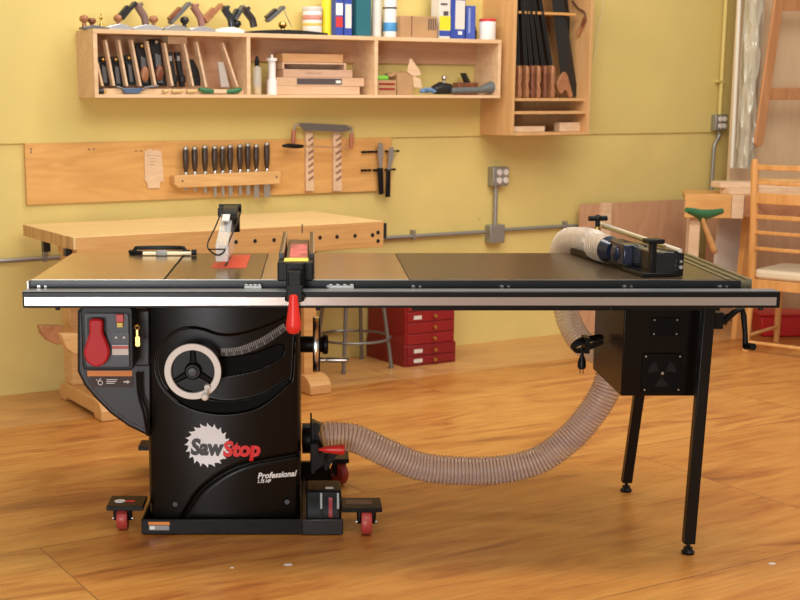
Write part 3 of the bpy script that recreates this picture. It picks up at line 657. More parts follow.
def castr(x0, x1, y0, y1, zt, wx, wy, ww, wr, ang=0, lab=None):
    br = B().box(x0, x1, y0, y1, zt-.016, zt)
    M_ = Matrix.Rotation(ang, 3, 'Z'); d = M_ @ Vector((1, 0, 0)); f = M_ @ Vector((0, 1, 0))
    c = Vector((wx, wy, wr+.001))
    for s_ in (-1, 1):
        p = c+d*s_*(ww/2+.006); br.ring([p+Vector((0, 0, zt-.016-wr)), p+Vector((0, 0, .012)), p-Vector((0, 0, .006))], [.010, .009, .008], 8)
    bk = out('caster_bracket', br, black2, mb, bev=.002, label=lab)
    R3 = wr; pr_ = [(R3*.55, -ww/2), (R3*.92, -ww/2), (R3, -ww/2+.005), (R3, ww/2-.005), (R3*.92, ww/2), (R3*.55, ww/2)]
    out('caster_wheel', B().lathe(pr_, c, tuple(d), 32), caster, bk)
    out('axle', B().cyl(tuple(c-d*(ww/2+.018)), tuple(c+d*(ww/2+.018)), .005, n=12), satin, bk)
    return bk
bk = castr(-.672, -.552, 4.18, 4.30, .094, -.625, 4.225, .034, .038)
out('bracket_emblem', B().cyl((-.635, 4.235, .0945), (-.635, 4.235, .0955), .018, n=20), logo_white, bk)
out('bracket_emblem', B().box(-.615, -.585, 4.228, 4.242, .0944, .0954), logo_red, bk)
bk = castr(.100, .232, 4.15, 4.265, .098, .182, 4.175, .034, .042)
out('bracket_plate', B().box(.115, .200, 4.185, 4.235, .0985, .0995), mat('plate_brown', (.10, .05, .04), .4), bk)
castr(-.66, -.546, 4.90, 5.0, .105, -.59, 4.96, .026, .034)
castr(.04, .14, 4.72, 4.84, .105, .105, 4.75, .030, .042, math.radians(35))
out('cross_bar', B().box(-.56, .07, 4.77, 4.79, .04, .08).box(-.56, -.545, 4.76, 4.98, .04, .08), black2, mb)
# ================================================================== ALONG THE WALL
# every shape below is authored in the wall's own frame: x along it, -y out into the room
def wb(b, x0, y0, x1, y1, of, dp):
    s0, z1 = wp(x0, y0, of); s1, _ = wp(x1, y0, of); _, z0 = wp((x0+x1)/2, y1, of); return b.box(s0, s1, -of, -of+dp, z0, z1)
def wpoly(b, pts, of, dp): return b.prism([wp(*p, of) for p in pts], 'y', -of, -of+dp)
def wt(pts, of):
    o = []
    for p in pts:
        s, z = wp(p[0], p[1], p[2] if len(p) > 2 else of); o.append((s, -(p[2] if len(p) > 2 else of), z))
    return o
def wthing(name, label, cat, px, py, of, group=None):
    s, z = wp(px, py, of); return thing(name, label, cat, (s, -of, z), WF, group)
BW = lambda: B(WF)

# ---- long open shelf
SO = .235; s0, s3 = .439, 2.795; zb, zt = 1.415, 1.728; T = .02
sh = thing('wall_shelf', 'long open birch plywood wall shelf with three bays and slanted dividers', 'shelf', (1.6, 0, 1.415), WF)
out('bottom_board', BW().box(s0, s3, -SO, -.0125, zb, zb+.016), birch, sh, bev=.001)
out('top_board', BW().box(s0, s3, -SO, -.0125, zt-T, zt), birch, sh, bev=.001)
for a in (s0, s3-T): out('side_panel', BW().box(a, a+T, -SO+.001, -.0125, zb+.016, zt-T), birch, sh, bev=.001)
for a in (1.232, 1.975): out('divider', BW().box(a, a+T, -SO+.001, -.0125, zb+.016, zt-T), birch, sh, bev=.001)
out('back_panel', BW().box(s0+T, 1.232, -.022, -.0127, zb+.016, zt-T), birch2, sh)
out('back_rail', BW().box(1.252, 1.975, -.032, -.0127, 1.60, zt-T), birch2, sh); out('back_rail', BW().box(1.995, s3-T, -.032, -.0127, 1.60, zt-T), birch2, sh)
out('tray_lip', BW().box(s0+T, 1.232, -.19, -.182, zb+.016, zb+.043), birch, sh)
for (a, c, d, e) in ((95, 62, 100.5, 86), (103.5, 40, 112, 86), (116.5, 40, 125, 86), (129.5, 40, 138.5, 86), (145, 41, 153.5, 86), (162.5, 43, 170.5, 86), (182, 43, 191, 86), (194.5, 42, 204, 87), (220.5, 43, 235.5, 87)):
    (sa_, za_), (sb_, zb_) = wp(a, c, .16), wp(d, e, .16); zb_ = max(zb_, zb+.018)
    out('slat', BW().prism([(sa_, za_), (sa_+.011, za_), (sb_+.011, zb_), (sb_, zb_)], 'y', -.175, -.14), pale, sh)
wb(g := BW(), 168, 36.5, 187, 44, .14, .10); out('sawn_block', g, pale, sh)
# ---- tools standing between the slats
def slot_tool(x0, y0, x1, y1, lean, body, lab, knob=None, kc=brass, cap=None, name='shoulder_plane', cat='plane'):
    t = wthing(name, lab, cat, (x0+x1)/2+lean/2, y1, .10, 'hand tools standing in the shelf slots')
    g = BW(); w = x1-x0
    wpoly(g, [(x0+.15*w, y0), (x1-.15*w, y0), (x1-.05*w, y0+4), (x1+lean*.6-.12*w, (y0+y1)/2), (x1+lean, y1), (x0+lean, y1), (x0+lean*.6+.1*w, (y0+y1)/2), (x0+.05*w, y0+3)], .13, .06)
    out('body', g, body, t, bev=.004)
    g = BW(); wpoly(g, [(x0+.35*w+lean*.3, y0+.3*(y1-y0)), (x1-.2*w+lean*.3, y0+.35*(y1-y0)), (x1-.25*w+lean*.8, y1-3), (x0+.3*w+lean*.8, y1-3)], .145, .015)
    out('iron', g, greym, t, bev=.002)
    g = BW(); s_, z_ = wp((x0+x1)/2+lean*.1, y0+3, .14); g.ball((s_, -.145, z_), .010); out('lever_knob', g, kc, t)
    if cap:
        g = BW(); s_, z_ = wp((x0+x1)/2+lean*.7, y1-.28*(y1-y0), .15); g.ball((s_, -.15, z_), .022, (1, .6, 1.7)); out('handle', g, cap, t)
slot_tool(91.5, 66, 96, 88, 3, grapht, 'narrow black plane in the far left slot of the shelf')
slot_tool(97.5, 56.5, 107, 86, 4, grapht, 'black shoulder plane in the second slot from the left end')
slot_tool(110.5, 56.5, 119.5, 87, 4.5, grapht, 'black shoulder plane in the third slot with pale knob')
slot_tool(124, 55, 132, 85, 4.5, mat('green_black_steel', (.03, .05, .05), .35, metal=.5), 'greenish black plane behind the blue-grey spokeshave')
slot_tool(135, 43, 146.5, 86, 6, grapht, 'tall dark plane with light wood handle, left of the sawn block', cap=brownwood)
slot_tool(149, 39, 161.5, 86, 6, grapht, 'tallest dark plane with reddish handle in the shelf slots', cap=darkwood, kc=satin)
for i, (x0, lab) in enumerate(((167.5, 'left of two slim black clamps with steel tops in the shelf'), (175.5, 'right of two slim black clamps with steel tops in the shelf'))):
    t = wthing('spring_clamp', lab, 'clamp', x0+5, 87, .11, 'slim black clamps')
    g = BW(); wpoly(g, [(x0, 52), (x0+5, 52), (x0+10, 87), (x0+6, 87)], .13, .03); out('jaw', g, grapht, t, bev=.003)
    g = BW(); wb(g, x0+1.5, 56, x0+4.5, 61, .135, .02); out('steel_tip', g, satin, t)
    g = BW(); s_, z_ = wp(x0+7.5, 79, .13); g.lathe([(.012, -.02), (.018, -.012), (.018, .012), (.012, .02)], (s_, -.12, z_), 'z', 16); out('knob', g, grapht, t)
g = BW(); wpoly(g, [(188.5, 59), (194, 59.5), (200.5, 73), (201, 86), (192.5, 86)], .13, .03); out('tool_pouch', g, grapht, None, bev=.004, label='black folded tool pouch leaning in a shelf slot', cat='pouch')
g = BW(); wpoly(g, [(218, 62), (223.5, 62), (229.5, 87), (221.5, 87)], .10, .012); out('sanding_sheet', g, offw, None, label='white slip leaning at the right side of the left shelf bay', cat='sheet')
t = wthing('spokeshave', 'blue-grey winged spokeshave on the lip of the left shelf bay', 'spokeshave', 133, 93.5, .20)
g = BW(); wpoly(g, [(124.5, 88), (141, 88), (143.5, 89.5), (139.5, 93.5), (126, 93.5), (123, 90)], .215, .022); out('body', g, bluegrey, t, bev=.003)
for P in ([(125, 90), (121, 88), (116.5, 86.5)], [(142, 90), (146, 87.5), (152, 86.5), (158, 86)]):
    out('handle', BW().ring(wt(P, .205), .006, 8), greym, t)
t = wthing('spokeshave', 'green two-handled spokeshave at the right of the left shelf bay', 'spokeshave', 220, 93, .20)
for P in ([(199, 88.5), (203, 90.3), (209, 91), (215, 91.5)], [(226, 91.8), (232, 91.3), (238, 90.3), (241.5, 89)]):
    out('handle', BW().ring(wt(P, .205), [.008, .013, .013, .007], 12), green, t)
g = BW(); wb(g, 214, 90, 227, 93.5, .215, .02); out('body', g, pale, t, bev=.003)
t = wthing('drill_chuck', 'small dark steel tool lying on the lip at the far left', 'tool', 100, 93, .20)
g = BW(); g.cyl(*wt([(95.5, 91.5), (103, 91.5)], .205), .011, .016, 14); out('body', g, grapht, t)
g = BW(); g.cyl(*wt([(103, 91.5), (106.5, 91.5)], .205), .006, n=10); out('shank', g, brass, t)
for k, (a, c) in enumerate(((163, 168), (172, 183), (187, 197))):
    g = BW(); g.cyl(*wt([(a, 91.5), (c, 91.2)], .205), .010, .007, 12)
    out('file_handle', g, mat('straw_wood', (.60, .42, .18), .5), None, label=('short turned handle on the lip, left of three', 'longest turned handle on the lip, middle of three', 'turned handle on the lip beside the green spokeshave')[k], cat='handle', group='turned handles on the shelf lip')

# ---- hand planes on top of the shelf
PZ = zt
def bench_plane(lab, bx0, bx1, body, tote=None, iron=None, knob=None, tm=darkwood, im=greym, km=brownwood, h=.03, of=.13):
    s_a, _ = wp(bx0, 28, of); s_b, _ = wp(bx1, 28, of)
    t = thing('bench_plane', lab, 'hand plane', ((s_a+s_b)/2, -of, PZ), WF, 'hand planes along the top of the shelf')
    n = 8; top = [(s_b-(s_b-s_a)*k/n, PZ+h*(.45+.55*math.sin(pi*k/n))) for k in range(n+1)]
    out('body', BW().prism([(s_a, PZ+.0005), (s_b, PZ+.0005)]+top, 'y', -of-.031, -of-.024).prism([(s_a, PZ+.0005), (s_b, PZ+.0005)]+top, 'y', -of+.024, -of+.031).box(s_a, s_b, -of-.024, -of+.024, PZ+.0005, PZ+.008), body, t, bev=.002)
    def L(p, hz=None): s_, z_ = wp(p[0], p[1], of); return Vector((s_, -of, max(z_, PZ+.012)))
    if tote:
        a, c = L(tote[0]), L(tote[1]); m1 = a.lerp(c, .35)+Vector((.008 if c.x < a.x else -.008, 0, .0)); m2 = a.lerp(c, .75)+Vector((.006 if c.x < a.x else -.006, 0, -.004))
        horn = c+Vector((.028, 0, .008))
        out('tote', BW().ring(spline([a-Vector((0, 0, .01)), m1, m2, c], 5), .0185, 12).ring([c-Vector((.004, 0, .004)), c+Vector((.016, 0, -.001)), horn], [.017, .013, .008], 10), tm, t)
    if iron:
        a, c = L(iron[0]), L(iron[1]); d = (c-a).normalized(); nrm = Vector((-d.z, 0, d.x))*.008
        for (k0, k1, w, nm, mm) in ((0, 1, .022, 'iron', im), (.05, .62, .016, 'lever_cap', tm if im is greym else im)):
            p, q = a.lerp(c, k0), a.lerp(c, k1); o_ = nrm*(0 if nm == 'iron' else 2)
            out(nm, BW().prism([((p+o_-nrm).x, (p+o_-nrm).z), ((q+o_-nrm).x, (q+o_-nrm).z), ((q+o_+nrm).x, (q+o_+nrm).z), ((p+o_+nrm).x, (p+o_+nrm).z)], 'y', -of-w, -of+w), mm, t, bev=.001)
    if knob:
        a = L(knob); out('knob', BW().lathe([(.012, PZ-a.z+.012), (.009, -.018), (.020, -.008), (.0225, .002), (.018, .013), (.006, .019)], tuple(a), 'z', 18), km, t)
    return t
t = bench_plane('small plane with two round brown knobs at the left end of the shelf top', 81, 106, greym, knob=(84, 19), h=.02)
a = wp(92, 21, .13); out('knob', BW().lathe([(.014, -.03), (.009, -.014), (.018, -.006), (.020, .003), (.013, .013)], (a[0], -.13, a[1]), 'z', 18), darkwood, t)
a = wp(101, 24, .13); out('adjuster', BW().lathe([(.012, 0), (.006, .012), (.004, .03), (.008, .034), (.008, .040), (.003, .046), (.003, .06)], (a[0], -.13, a[1]-.01), 'z', 12), brass, t)
bench_plane('plane with pale grey body and leaning dark iron, second on the shelf top', 107, 130, alu, iron=((121, 19), (135, 2.5)), knob=(118, 18.5), im=grapht)
bench_plane('plane with brown tote leaning left and an orange-brown knob', 131.5, 160, alu, tote=((146, 24), (137, 5)), knob=(153.5, 19.5), tm=mat('worn_tote', (.20, .12, .10), .35))
bench_plane('low silver plane with long grey iron and a round dark knob', 162, 187, satin, iron=((170, 23), (189, 3)), knob=(184.5, 20.5), km=grapht, h=.034)
bench_plane('plane with reddish tote and iron spread in a V', 188, 213, alu, tote=((202, 24), (193, 6)), iron=((205, 22), (221, 4.5)), tm=mat('red_tote', (.30, .14, .11), .35), im=brownwood)
bench_plane('short plane with white cheek and black and silver tote', 215, 243, white, tote=((232, 25), (224, 8)), iron=((234, 20), (243, 6)), knob=(237, 24), tm=mat('blue_black', (.05, .055, .065), .25, metal=.5), km=grapht)
bench_plane('longest plane of the row with black tote and dark sole', 247, 325, grapht, tote=((254, 25), (244.5, 9)), iron=((267, 21), (283, 7)), knob=(282.5, 25), tm=mat('black_tote', (.035, .028, .03), .25), km=brass, h=.022, of=.19)
a, c = wt([(284, 10), (291.5, 27)], .12); out('marking_knife', BW().cyl(a, c, .0025, n=8), satin, None, label='thin steel rod leaning on the longest plane', cat='rod')

# ---- containers on top of the shelf
def up(px, of, py0): return wp(px, py0, of)[1]
def can(name, lab, cat, x0, x1, ytop, m, of=.13, lid=None, lidm=None, bands=(), lidr=1.0, neck=None):
    s_a, z1 = wp(x0, ytop, of); s_b, _ = wp(x1, ytop, of); c = (s_a+s_b)/2; r = (s_b-s_a)/2*.97
    t = thing(name, lab, cat, (c, -of, PZ), WF)
    prof = [(r*.96, PZ+.0005), (r, PZ+.004), (r, z1-.012), (r*.96, z1)]
    if neck: prof = [(r*.96, PZ+.0005), (r, PZ+.004), (r, z1-neck), (r*.5, z1-neck*.5), (r*.42, z1)]
    out('body', BW().lathe([(q, h) for q, h in prof], (c, -of, 0), 'z', 28), m, t)
    if lid: out('lid', BW().lathe([(r*lidr*1.03, z1-lid), (r*lidr*1.05, z1-lid+.002), (r*lidr*1.05, z1+.003), (r*lidr*.9, z1+.005)], (c, -of, 0), 'z', 28), lidm, t)
    for (ya, yb, bm_, nm) in bands:
        za = wp(x0, yb, of)[1]; zb_ = wp(x0, ya, of)[1]
        out('label', BW().lathe([(r*1.004, za), (r*1.01, za+.0005), (r*1.01, zb_-.0005), (r*1.004, zb_)], (c, -of, 0), 'z', 28), bm_, t, label=nm)
    return t
def carton(name, lab, cat, x0, x1, ytop, m, of=.16, dp=.08, panels=(), tilt=0):
    s_a, z1 = wp(x0, ytop, of); s_b, _ = wp(x1, ytop, of)
    t = thing(name, lab, cat, ((s_a+s_b)/2, -of+dp/2, PZ), WF)
    out('body', BW().box(s_a, s_b, -of, -of+dp, PZ+.0005, z1), m, t, bev=.003)
    for (u0, u1, ya, yb, mm, nm) in panels:
        za = max(PZ+.003, wp(x0, yb, of)[1]); zb_ = wp(x0, ya, of)[1]
        out('label', BW().box(s_a+(s_b-s_a)*u0, s_a+(s_b-s_a)*u1, -of-.0012, -of, za, zb_), mm, t, label=nm)
    return t
can('paint_tub', 'white lidded tub with reddish and yellow label behind the long plane', 'tub', 303.5, 321, 7.5, white, of=.09, lid=.016, lidm=offw, bands=((15, 20, mat('pink_band', (.60, .25, .20), .5), 'reddish band'), (23, 26, mat('mustard', (.66, .48, .10), .5), 'mustard band')))
can('glue_bottle', 'bright yellow bottle with black cap on the shelf top', 'bottle', 322, 331.5, -1, yelb, lid=.018, lidm=plastic, lidr=.62, of=.09)
carton('spray_can', 'dark blue can with white and red label on the shelf top', 'can', 336, 343.5, -12, blue, of=.16, dp=.05, panels=((.0, .9, 3, 15, white, 'white label'), (.0, .9, 16.5, 27, redp, 'red label')))
carton('tall_carton', 'blue carton with tall white label beside the red-labelled can', 'carton', 344.5, 352.5, -14, blue, of=.16, dp=.06, panels=((.12, .88, 4, 28, offw, 'tall white label'),))
carton('tall_carton', 'large dark teal container on the shelf top', 'container', 357, 371.5, -16, teal, of=.17, dp=.09)
can('caulk_tube', 'slim white tube with red top beside the teal container', 'tube', 372.5, 381, -3, offw, lid=.03, lidm=redp, lidr=.9)
can('spray_bottle', 'white round bottle with blue disc label', 'bottle', 384, 396, -3, white, bands=((22.5, 31.5, mat('sky_blue', (.06, .27, .55), .4), 'blue band'), (7, 9, ink, 'dark print line')))
t = carton('cardboard_box', 'brown cardboard box with hand grip slots lying on the shelf top', 'box', 401, 437.5, 15.5, card, of=.19, dp=.15)
for k in range(4):
    g = BW(); wb(g, 428.5+k*2.2, 18.5, 429.6+k*2.2, 30, .1915, .0012); out('slot', g, ink, t)
g = BW(); wb(g, 411.5, 15.8, 412.3, 36, .1912, .001); out('flap_seam', g, darkwood, t)
carton('powder_carton', 'pale carton with yellow and blue panels on the shelf top', 'carton', 440, 451, -12, offw, of=.17, dp=.08, panels=((.0, 1, 16, 30, yelb, 'yellow panel'), (.0, 1, 30.5, 36, blue, 'blue panel'), (.1, .7, 3, 5, ink, 'dark print'), (.35, .8, 11, 15.5, ink, 'dark picture')))
carton('tall_carton', 'tallest blue carton with broad white panel', 'carton', 452, 466, -14, blue, of=.17, dp=.08, panels=((.28, .95, 0, 29, offw, 'broad white panel'), (.5, .78, 31, 34.5, white, 'small white mark')))
carton('small_carton', 'shorter blue carton next to the white tub with red lid', 'carton', 467, 476, 5.5, mat('mid_blue', (.06, .10, .42), .4), of=.16, dp=.06, panels=((.2, .4, 8, 33, mat('pale_blue', (.3, .36, .6), .4), 'pale stripe'),))
can('lidded_tub', 'white tub with red lid at the right end of the shelf top', 'tub', 481, 494.5, 19.5, white, of=.19, lid=.010, lidm=redp, bands=())
a = wp(478, 20, .13); out('small_bottle', BW().lathe([(.014, PZ+.0005), (.014, PZ+.05), (.008, PZ+.06), (.008, PZ+.075)], (a[0], -.10, 0), 'z', 16), mat('dark_amber', (.05, .03, .03), .2), None, label='small dark bottle between blue carton and white tub', cat='bottle')

# ---- middle bay
FZ = zb+.0165
def onshelf(name, lab, cat, x0, x1, of): s_a, _ = wp(x0, 90, of); s_b, _ = wp(x1, 90, of); return thing(name, lab, cat, ((s_a+s_b)/2, -of, FZ), WF), (s_a+s_b)/2, (s_b-s_a)/2
t, c, r = onshelf('glue_bottle', 'clear bottle with black nozzle and amber glue in the middle bay', 'bottle', 253.5, 261, .15)
z1 = wp(257, 66, .15)[1]; z2 = wp(257, 56, .15)[1]; z3 = wp(257, 87, .15)[1]
out('body', BW().lathe([(r*.9, FZ), (r, FZ+.004), (r, z1-.012), (r*.5, z1)], (c, -.15, 0), 'z', 20), clear, t)
out('glue', BW().lathe([(r*.85, FZ+.002), (r*.93, FZ+.006), (r*.93, z3)], (c, -.15, 0), 'z', 20), glassy, t)
out('nozzle', BW().lathe([(r*.55, z1), (r*.6, z1+.02), (r*.25, z2)], (c, -.15, 0), 'z', 16), plastic, t)
t, c, r = onshelf('caulk_tube', 'white two-stage syringe tube standing in the middle bay', 'tube', 267.5, 276.5, .15)
za, zb2, zc, zd = [wp(272, y, .15)[1] for y in (81, 61, 58, 54.5)]
out('body', BW().lathe([(r, FZ), (r, za), (r*.75, za+.008), (r*.75, zb2), (r*1.05, zb2), (r*1.05, zc), (r*.3, zc), (r*.25, zd)], (c, -.15, 0), 'z', 22), white, t)
zz = [wp(320, y, .17)[1] for y in (95, 86.2, 77.6, 69.6, 62.6, 54)]; zz[0] = FZ
specs = [(277, 360, 'bottom wooden box of the stack in the middle bay, widest pale one', wood('box_wood_a', (.60, .37, .22), (.70, .46, .29), (1, 8, 8), .5)),
         (277, 364.5, 'wooden box with black label, second from bottom of the stack', wood('box_wood_b', (.58, .36, .22), (.66, .43, .28), (1, 8, 8), .5)),
         (283.5, 352.5, 'wooden box with pencil writing, middle of the stack', wood('box_wood_c', (.52, .31, .20), (.60, .38, .26), (1, 8, 8), .5)),
         (282.5, 346, 'open-fronted dark-mouthed wooden tray, second from top of the stack', wood('box_wood_d', (.60, .38, .24), (.68, .46, .3), (1, 8, 8), .5)),
         (282.5, 343, 'orange-brown wooden box on top of the stack', wood('box_wood_e', (.50, .25, .10), (.60, .33, .15), (1, 8, 8), .5))]
for i, (x0, x1, lab, m_) in enumerate(specs):
    s_a, _ = wp(x0, 80, .17); s_b, _ = wp(x1, 80, .17); z0, z1 = zz[i]+.0005, zz[i+1]-.0005
    t = thing('wooden_box', lab, 'box', ((s_a+s_b)/2, -.11, z0), WF, 'wooden boxes stacked in the middle bay')
    if i == 3:
        g = BW().box(s_a, s_b, -.17, -.05, z1-.008, z1).box(s_a, s_a+.01, -.17, -.05, z0, z1-.008).box(s_b-.01, s_b, -.17, -.05, z0, z1-.008).box(s_a+.01, s_b-.01, -.06, -.05, z0, z1-.008)
        out('shell', g, m_, t)
    else: out('body', BW().box(s_a, s_b, -.17, -.04, z0, z1), m_, t, bev=.002)
    if i == 1:
        g = BW(); wb(g, 297, 78.3, 342, 84.5, .1715, .0014); out('label', g, ink, t, label='black label'); g = BW(); wb(g, 336, 80.5, 341, 83.2, .1725, .001); out('label', g, white, t, label='small white patch')
    if i == 2:
        g = BW()
        for k in range(7): g.ring(wt([(306+k*2.4, 74.5), (307+k*2.4, 72.2), (308+k*2.4, 74.3)], .171), .0006, 4)
        out('pencil_marks', g, ink, t)
# ---- right bay
t, c, r = onshelf('small_crate', 'small brown crate with lime green lid in the right bay', 'crate', 378, 396, .18)
g = BW(); wb(g, 378, 80, 396.5, 95, .19, .09); out('body', g, card, t, bev=.002)
g = BW(); wb(g, 379, 83, 395, 85, .1915, .0014); wb(g, 379, 88, 395, 90, .1915, .0014); out('print', g, redmetal, t)
g = BW(); wb(g, 378, 75.5, 389, 80, .18, .06); out('lid', g, lime, t, bev=.006, label='lime green lid')
t, c, r = onshelf('cardboard_box', 'open cardboard box with raised flaps in the right bay', 'box', 390, 418, .14)
out('body', (lambda g: (wpoly(g, [(397, 73), (413, 71.5), (413, 95), (397, 95)], .16, .12), g)[1])(BW()), card, t, bev=.002)
for P in ([(407, 72), (410, 58.5), (412, 59), (420, 71), (421, 75), (413, 76)], [(413, 76), (420.5, 79), (422, 88), (414, 87)]):
    g = BW(); wpoly(g, P, .165, .004); out('flap', g, pale, t)
g = BW(); wpoly(g, [(387, 74), (397, 72), (397, 75), (390, 77)], .15, .004); out('flap', g, card, t)
t, c, r = onshelf('rag', 'crumpled blue rag beside the open cardboard box', 'rag', 421, 434, .17)
g = BW()
for k in range(7): s_, z_ = wp(422.5+k*1.8, 92.5-(k % 3), .18); g.ball((s_, -.18+.01*(k % 2), z_+.006), .015, (1.2, 1, .7))
out('cloth', g, mat('blue_rag', (.13, .22, .38), .8), t)
t, c, r = onshelf('router_motor', 'dark compact power tool with steel knob in the right bay', 'power tool', 435, 452, .14)
g = BW(); g.ring(wt([(433, 90), (440, 88), (450, 89)], .14), [.022, .034, .028], 16); out('body', g, grapht, t)
a = wp(444, 78, .14); out('knob', BW().ball((a[0], -.14, a[1]), .015).cyl((a[0], -.14, a[1]), (a[0], -.14, a[1]-.04), .006), chrome, t)
t, c, r = onshelf('flashlight', 'grey cylindrical flashlight with flared head lying in the right bay', 'flashlight', 452, 496, .18)
g = BW(); g.ring(wt([(452, 90.5), (453, 90.5), (480, 90), (485, 88.5), (490, 87.5), (495.5, 87.5)], .18), [.012, .017, .017, .024, .033, .033], 20); out('body', g, mat('torch_grey', (.12, .13, .13), .4), t)
g = BW(); g.ring(wt([(495.5, 87.5), (496.5, 87.5)], .18), [.030, .028], 20); out('lens', g, black2, t)
t, c, r = onshelf('wooden_plane', 'small rosewood plane lying behind the flashlight', 'plane', 460, 476, .09)
g = BW(); wb(g, 458, 82.5, 478, 95, .09, .05); out('body', g, darkwood, t, bev=.004)
g = BW(); wpoly(g, [(463, 73), (466, 73), (471, 83), (467, 83)], .08, .03); out('wedge', g, grapht, t)

# ---- saw cabinet
CO = .30; c0, c1 = 2.826, 3.385; cz0, cz1 = 1.212, 2.12
sc = thing('saw_cabinet', 'open maple wall cabinet holding hanging handsaws', 'cabinet', ((c0+c1)/2, 0, cz0), WF)
for a in (c0, c1-.018): out('side_panel', BW().box(a, a+.018, -CO, -.0125, cz0, cz1), cabw, sc, bev=.001)
out('back_panel', BW().box(c0+.018, c1-.018, -.03, -.0125, cz0+.015, cz1), cabw, sc)
out('bottom_board', BW().box(c0+.018, c1-.018, -CO, -.0125, cz0, cz0+.016), cabw, sc)
out('top_board', BW().box(c0+.018, c1-.018, -CO, -.0125, cz1-.02, cz1), cabw, sc)
z_a = wp(550, 114, CO)[1]; out('shelf_board', BW().box(c0+.018, c1-.018, -CO+.01, -.03, z_a, z_a+.016), cabw, sc)
z_a = wp(550, 101, .26)[1]; out('tool_rail', BW().box(c0+.018, c1-.018, -.27, -.03, z_a, z_a+.016), cabw, sc)
z_r = wp(550, 15, .2)[1]; out('tool_rail', BW().box(c0+.018, c1-.06, -.22, -.03, z_r, z_r+.014), fir, sc)
hz_ = z_a+.0165
for i, (x, lean, hm) in enumerate(((517, -1.5, brownwood), (524.5, -3, brownwood), (530, -5, darkwood), (536, -7, brownwood), (542.5, -9, darkwood), (550, -10, brownwood))):
    t = wthing('backsaw', ['leftmost', 'second from left', 'third from left', 'fourth from left', 'fifth from left', 'sixth from left'][i]+' of the upright handsaws with carved handles in the wall cabinet', 'handsaw', x, 102, .22, 'handsaws standing in the cabinet')
    s_, _ = wp(x, 85, .22); st, zt_ = wp(x+lean, 0, .22); sm, zm = wp(x, 67, .22)
    P = [(s_-.008, hz_+.0), (s_+.012, hz_+.0), (s_+.016, hz_+.04), (s_+.006, hz_+.07), (s_+.014, hz_+.10), (s_+.010, zm), (s_-.010, zm+.01), (s_-.014, hz_+.09), (s_-.006, hz_+.06), (s_-.014, hz_+.03)]
    out('handle', BW().prism(P, 'y', -.25, -.15), hm, t, bev=.006)
    d = (st-s_)
    out('blade', BW().prism([(s_-.006, zm), (s_+.012, zm), (s_+d*1.2+.014, 2.0), (s_+d*1.2-.004, 2.0)], 'y', -.22, -.216).prism([(s_+.006, zm), (s_+.014, zm), (s_+d*1.2+.016, 2.0), (s_+d*1.2+.008, 2.0)], 'y', -.225, -.17), bladem, t)
t = wthing('handsaw', 'wide dark handsaw standing at the right of the wall cabinet', 'handsaw', 570, 102, .2)
g = BW(); wpoly(g, [(551, -10), (562, -10), (577, 88), (578, 97), (571, 97), (561, 80)], .20, .002); out('blade', g, bladem, t)
g = BW(); wpoly(g, smooth2([(557, 86), (559, 80), (564, 72), (568, 76), (571, 88), (573, 96), (570, 97.5), (566, 90), (561, 94)], 4, True), .212, .022); out('handle', g, brownwood, t, bev=.003)
t = wthing('handsaw', 'narrow dark handsaw leaning behind the wide one in the cabinet', 'handsaw', 580, 102, .12)
g = BW(); wpoly(g, [(552, -10), (566, -10), (578, 70), (581, 102), (572, 102)], .12, .002); out('blade', g, bladem, t)
g = BW(); wpoly(g, [(570, 95), (581, 95), (583, 103), (573, 103)], .13, .02); out('handle', g, darkwood, t)
t = thing('brace', 'rusty bent drill brace hanging inside the cabinet wall', 'brace', (c1-.05, -.18, 1.8), WF)
P = [(c1-.034, -o_, wp(x_, y_, o_)[1]) for x_, y_, o_ in ((573, 1, .155), (575, 4, .175), (579, 9, .212), (584, 12, .258), (585, 18, .268), (582.5, 26, .245), (579, 34, .212))]
out('crank', BW().ring(spline(P, 5), .006, 8), mat('rusty', (.16, .07, .04), .5, metal=.4), t)
out('grip', BW().ring(P[4:6], .011, 10), darkwood, t); out('chuck', BW().ring(P[5:7], [.009, .013], 10), brownwood, t)
for (a, c_, d, e, lab) in ((513, 126.5, 545, 129.6, 'long pale wood strip in the bottom of the saw cabinet'), (560, 122.5, 582, 129.6, 'short pale block in the bottom of the saw cabinet')):
    s_a, _ = wp(a, d, .24); g = BW(); s_a, z1 = wp(a, c_, .24); s_b, _ = wp(d, c_, .24); g.box(s_a, s_b, -.24, -.19, cz0+.0165, z1)
    out('wood_strip', g, pale, None, bev=.002, label=lab, cat='wood strip')

# ---- tool board and what hangs on it
tb = thing('tool_board', 'long orange plywood tool board screwed to the yellow wall', 'board', (1.2, 0, .91), WF)
(a, z1), (c_, z0) = wp(24, 145, .018), wp(398, 193, .018)
out('panel', BW().box(.165, 2.225, -.018, -.0005, .915, 1.2035), fir, tb, bev=.001)
TB = .018
for (y_, xs_) in ((152, (362, 365, 368.3, 371.6, 375, 385.5, 392, 396.5)), (170.3, (361.5, 365, 368.7, 373.5, 376, 385, 389, 393))):
    for x_ in xs_:
        s_, z_ = wp(x_, y_-(x_-362)*.03, TB); out('peg', BW().cyl((s_, -TB, z_), (s_, -TB-.02, z_), .0065, n=12), plastic, tb)
for p in ((31, 149), (31, 152), (94, 149), (89, 149.5), (136, 151), (141, 151)):
    s_, z_ = wp(*p, TB); out('screw', BW().cyl((s_, -TB, z_), (s_, -TB-.002, z_), .004, n=10), ink, tb)
t = wthing('paper_note', 'pinkish wooden template with pencil notes nailed to the tool board', 'template', 154, 188, .03)
g = BW(); wpoly(g, [(144.5, 151), (148, 150), (150, 148), (153, 150.5), (158, 149.5), (161.5, 151.5), (164, 181.5), (160, 182), (160, 188), (148, 188.5), (147, 182), (145, 181)], .024, .0055); out('slip', g, pale, t)
g = BW()
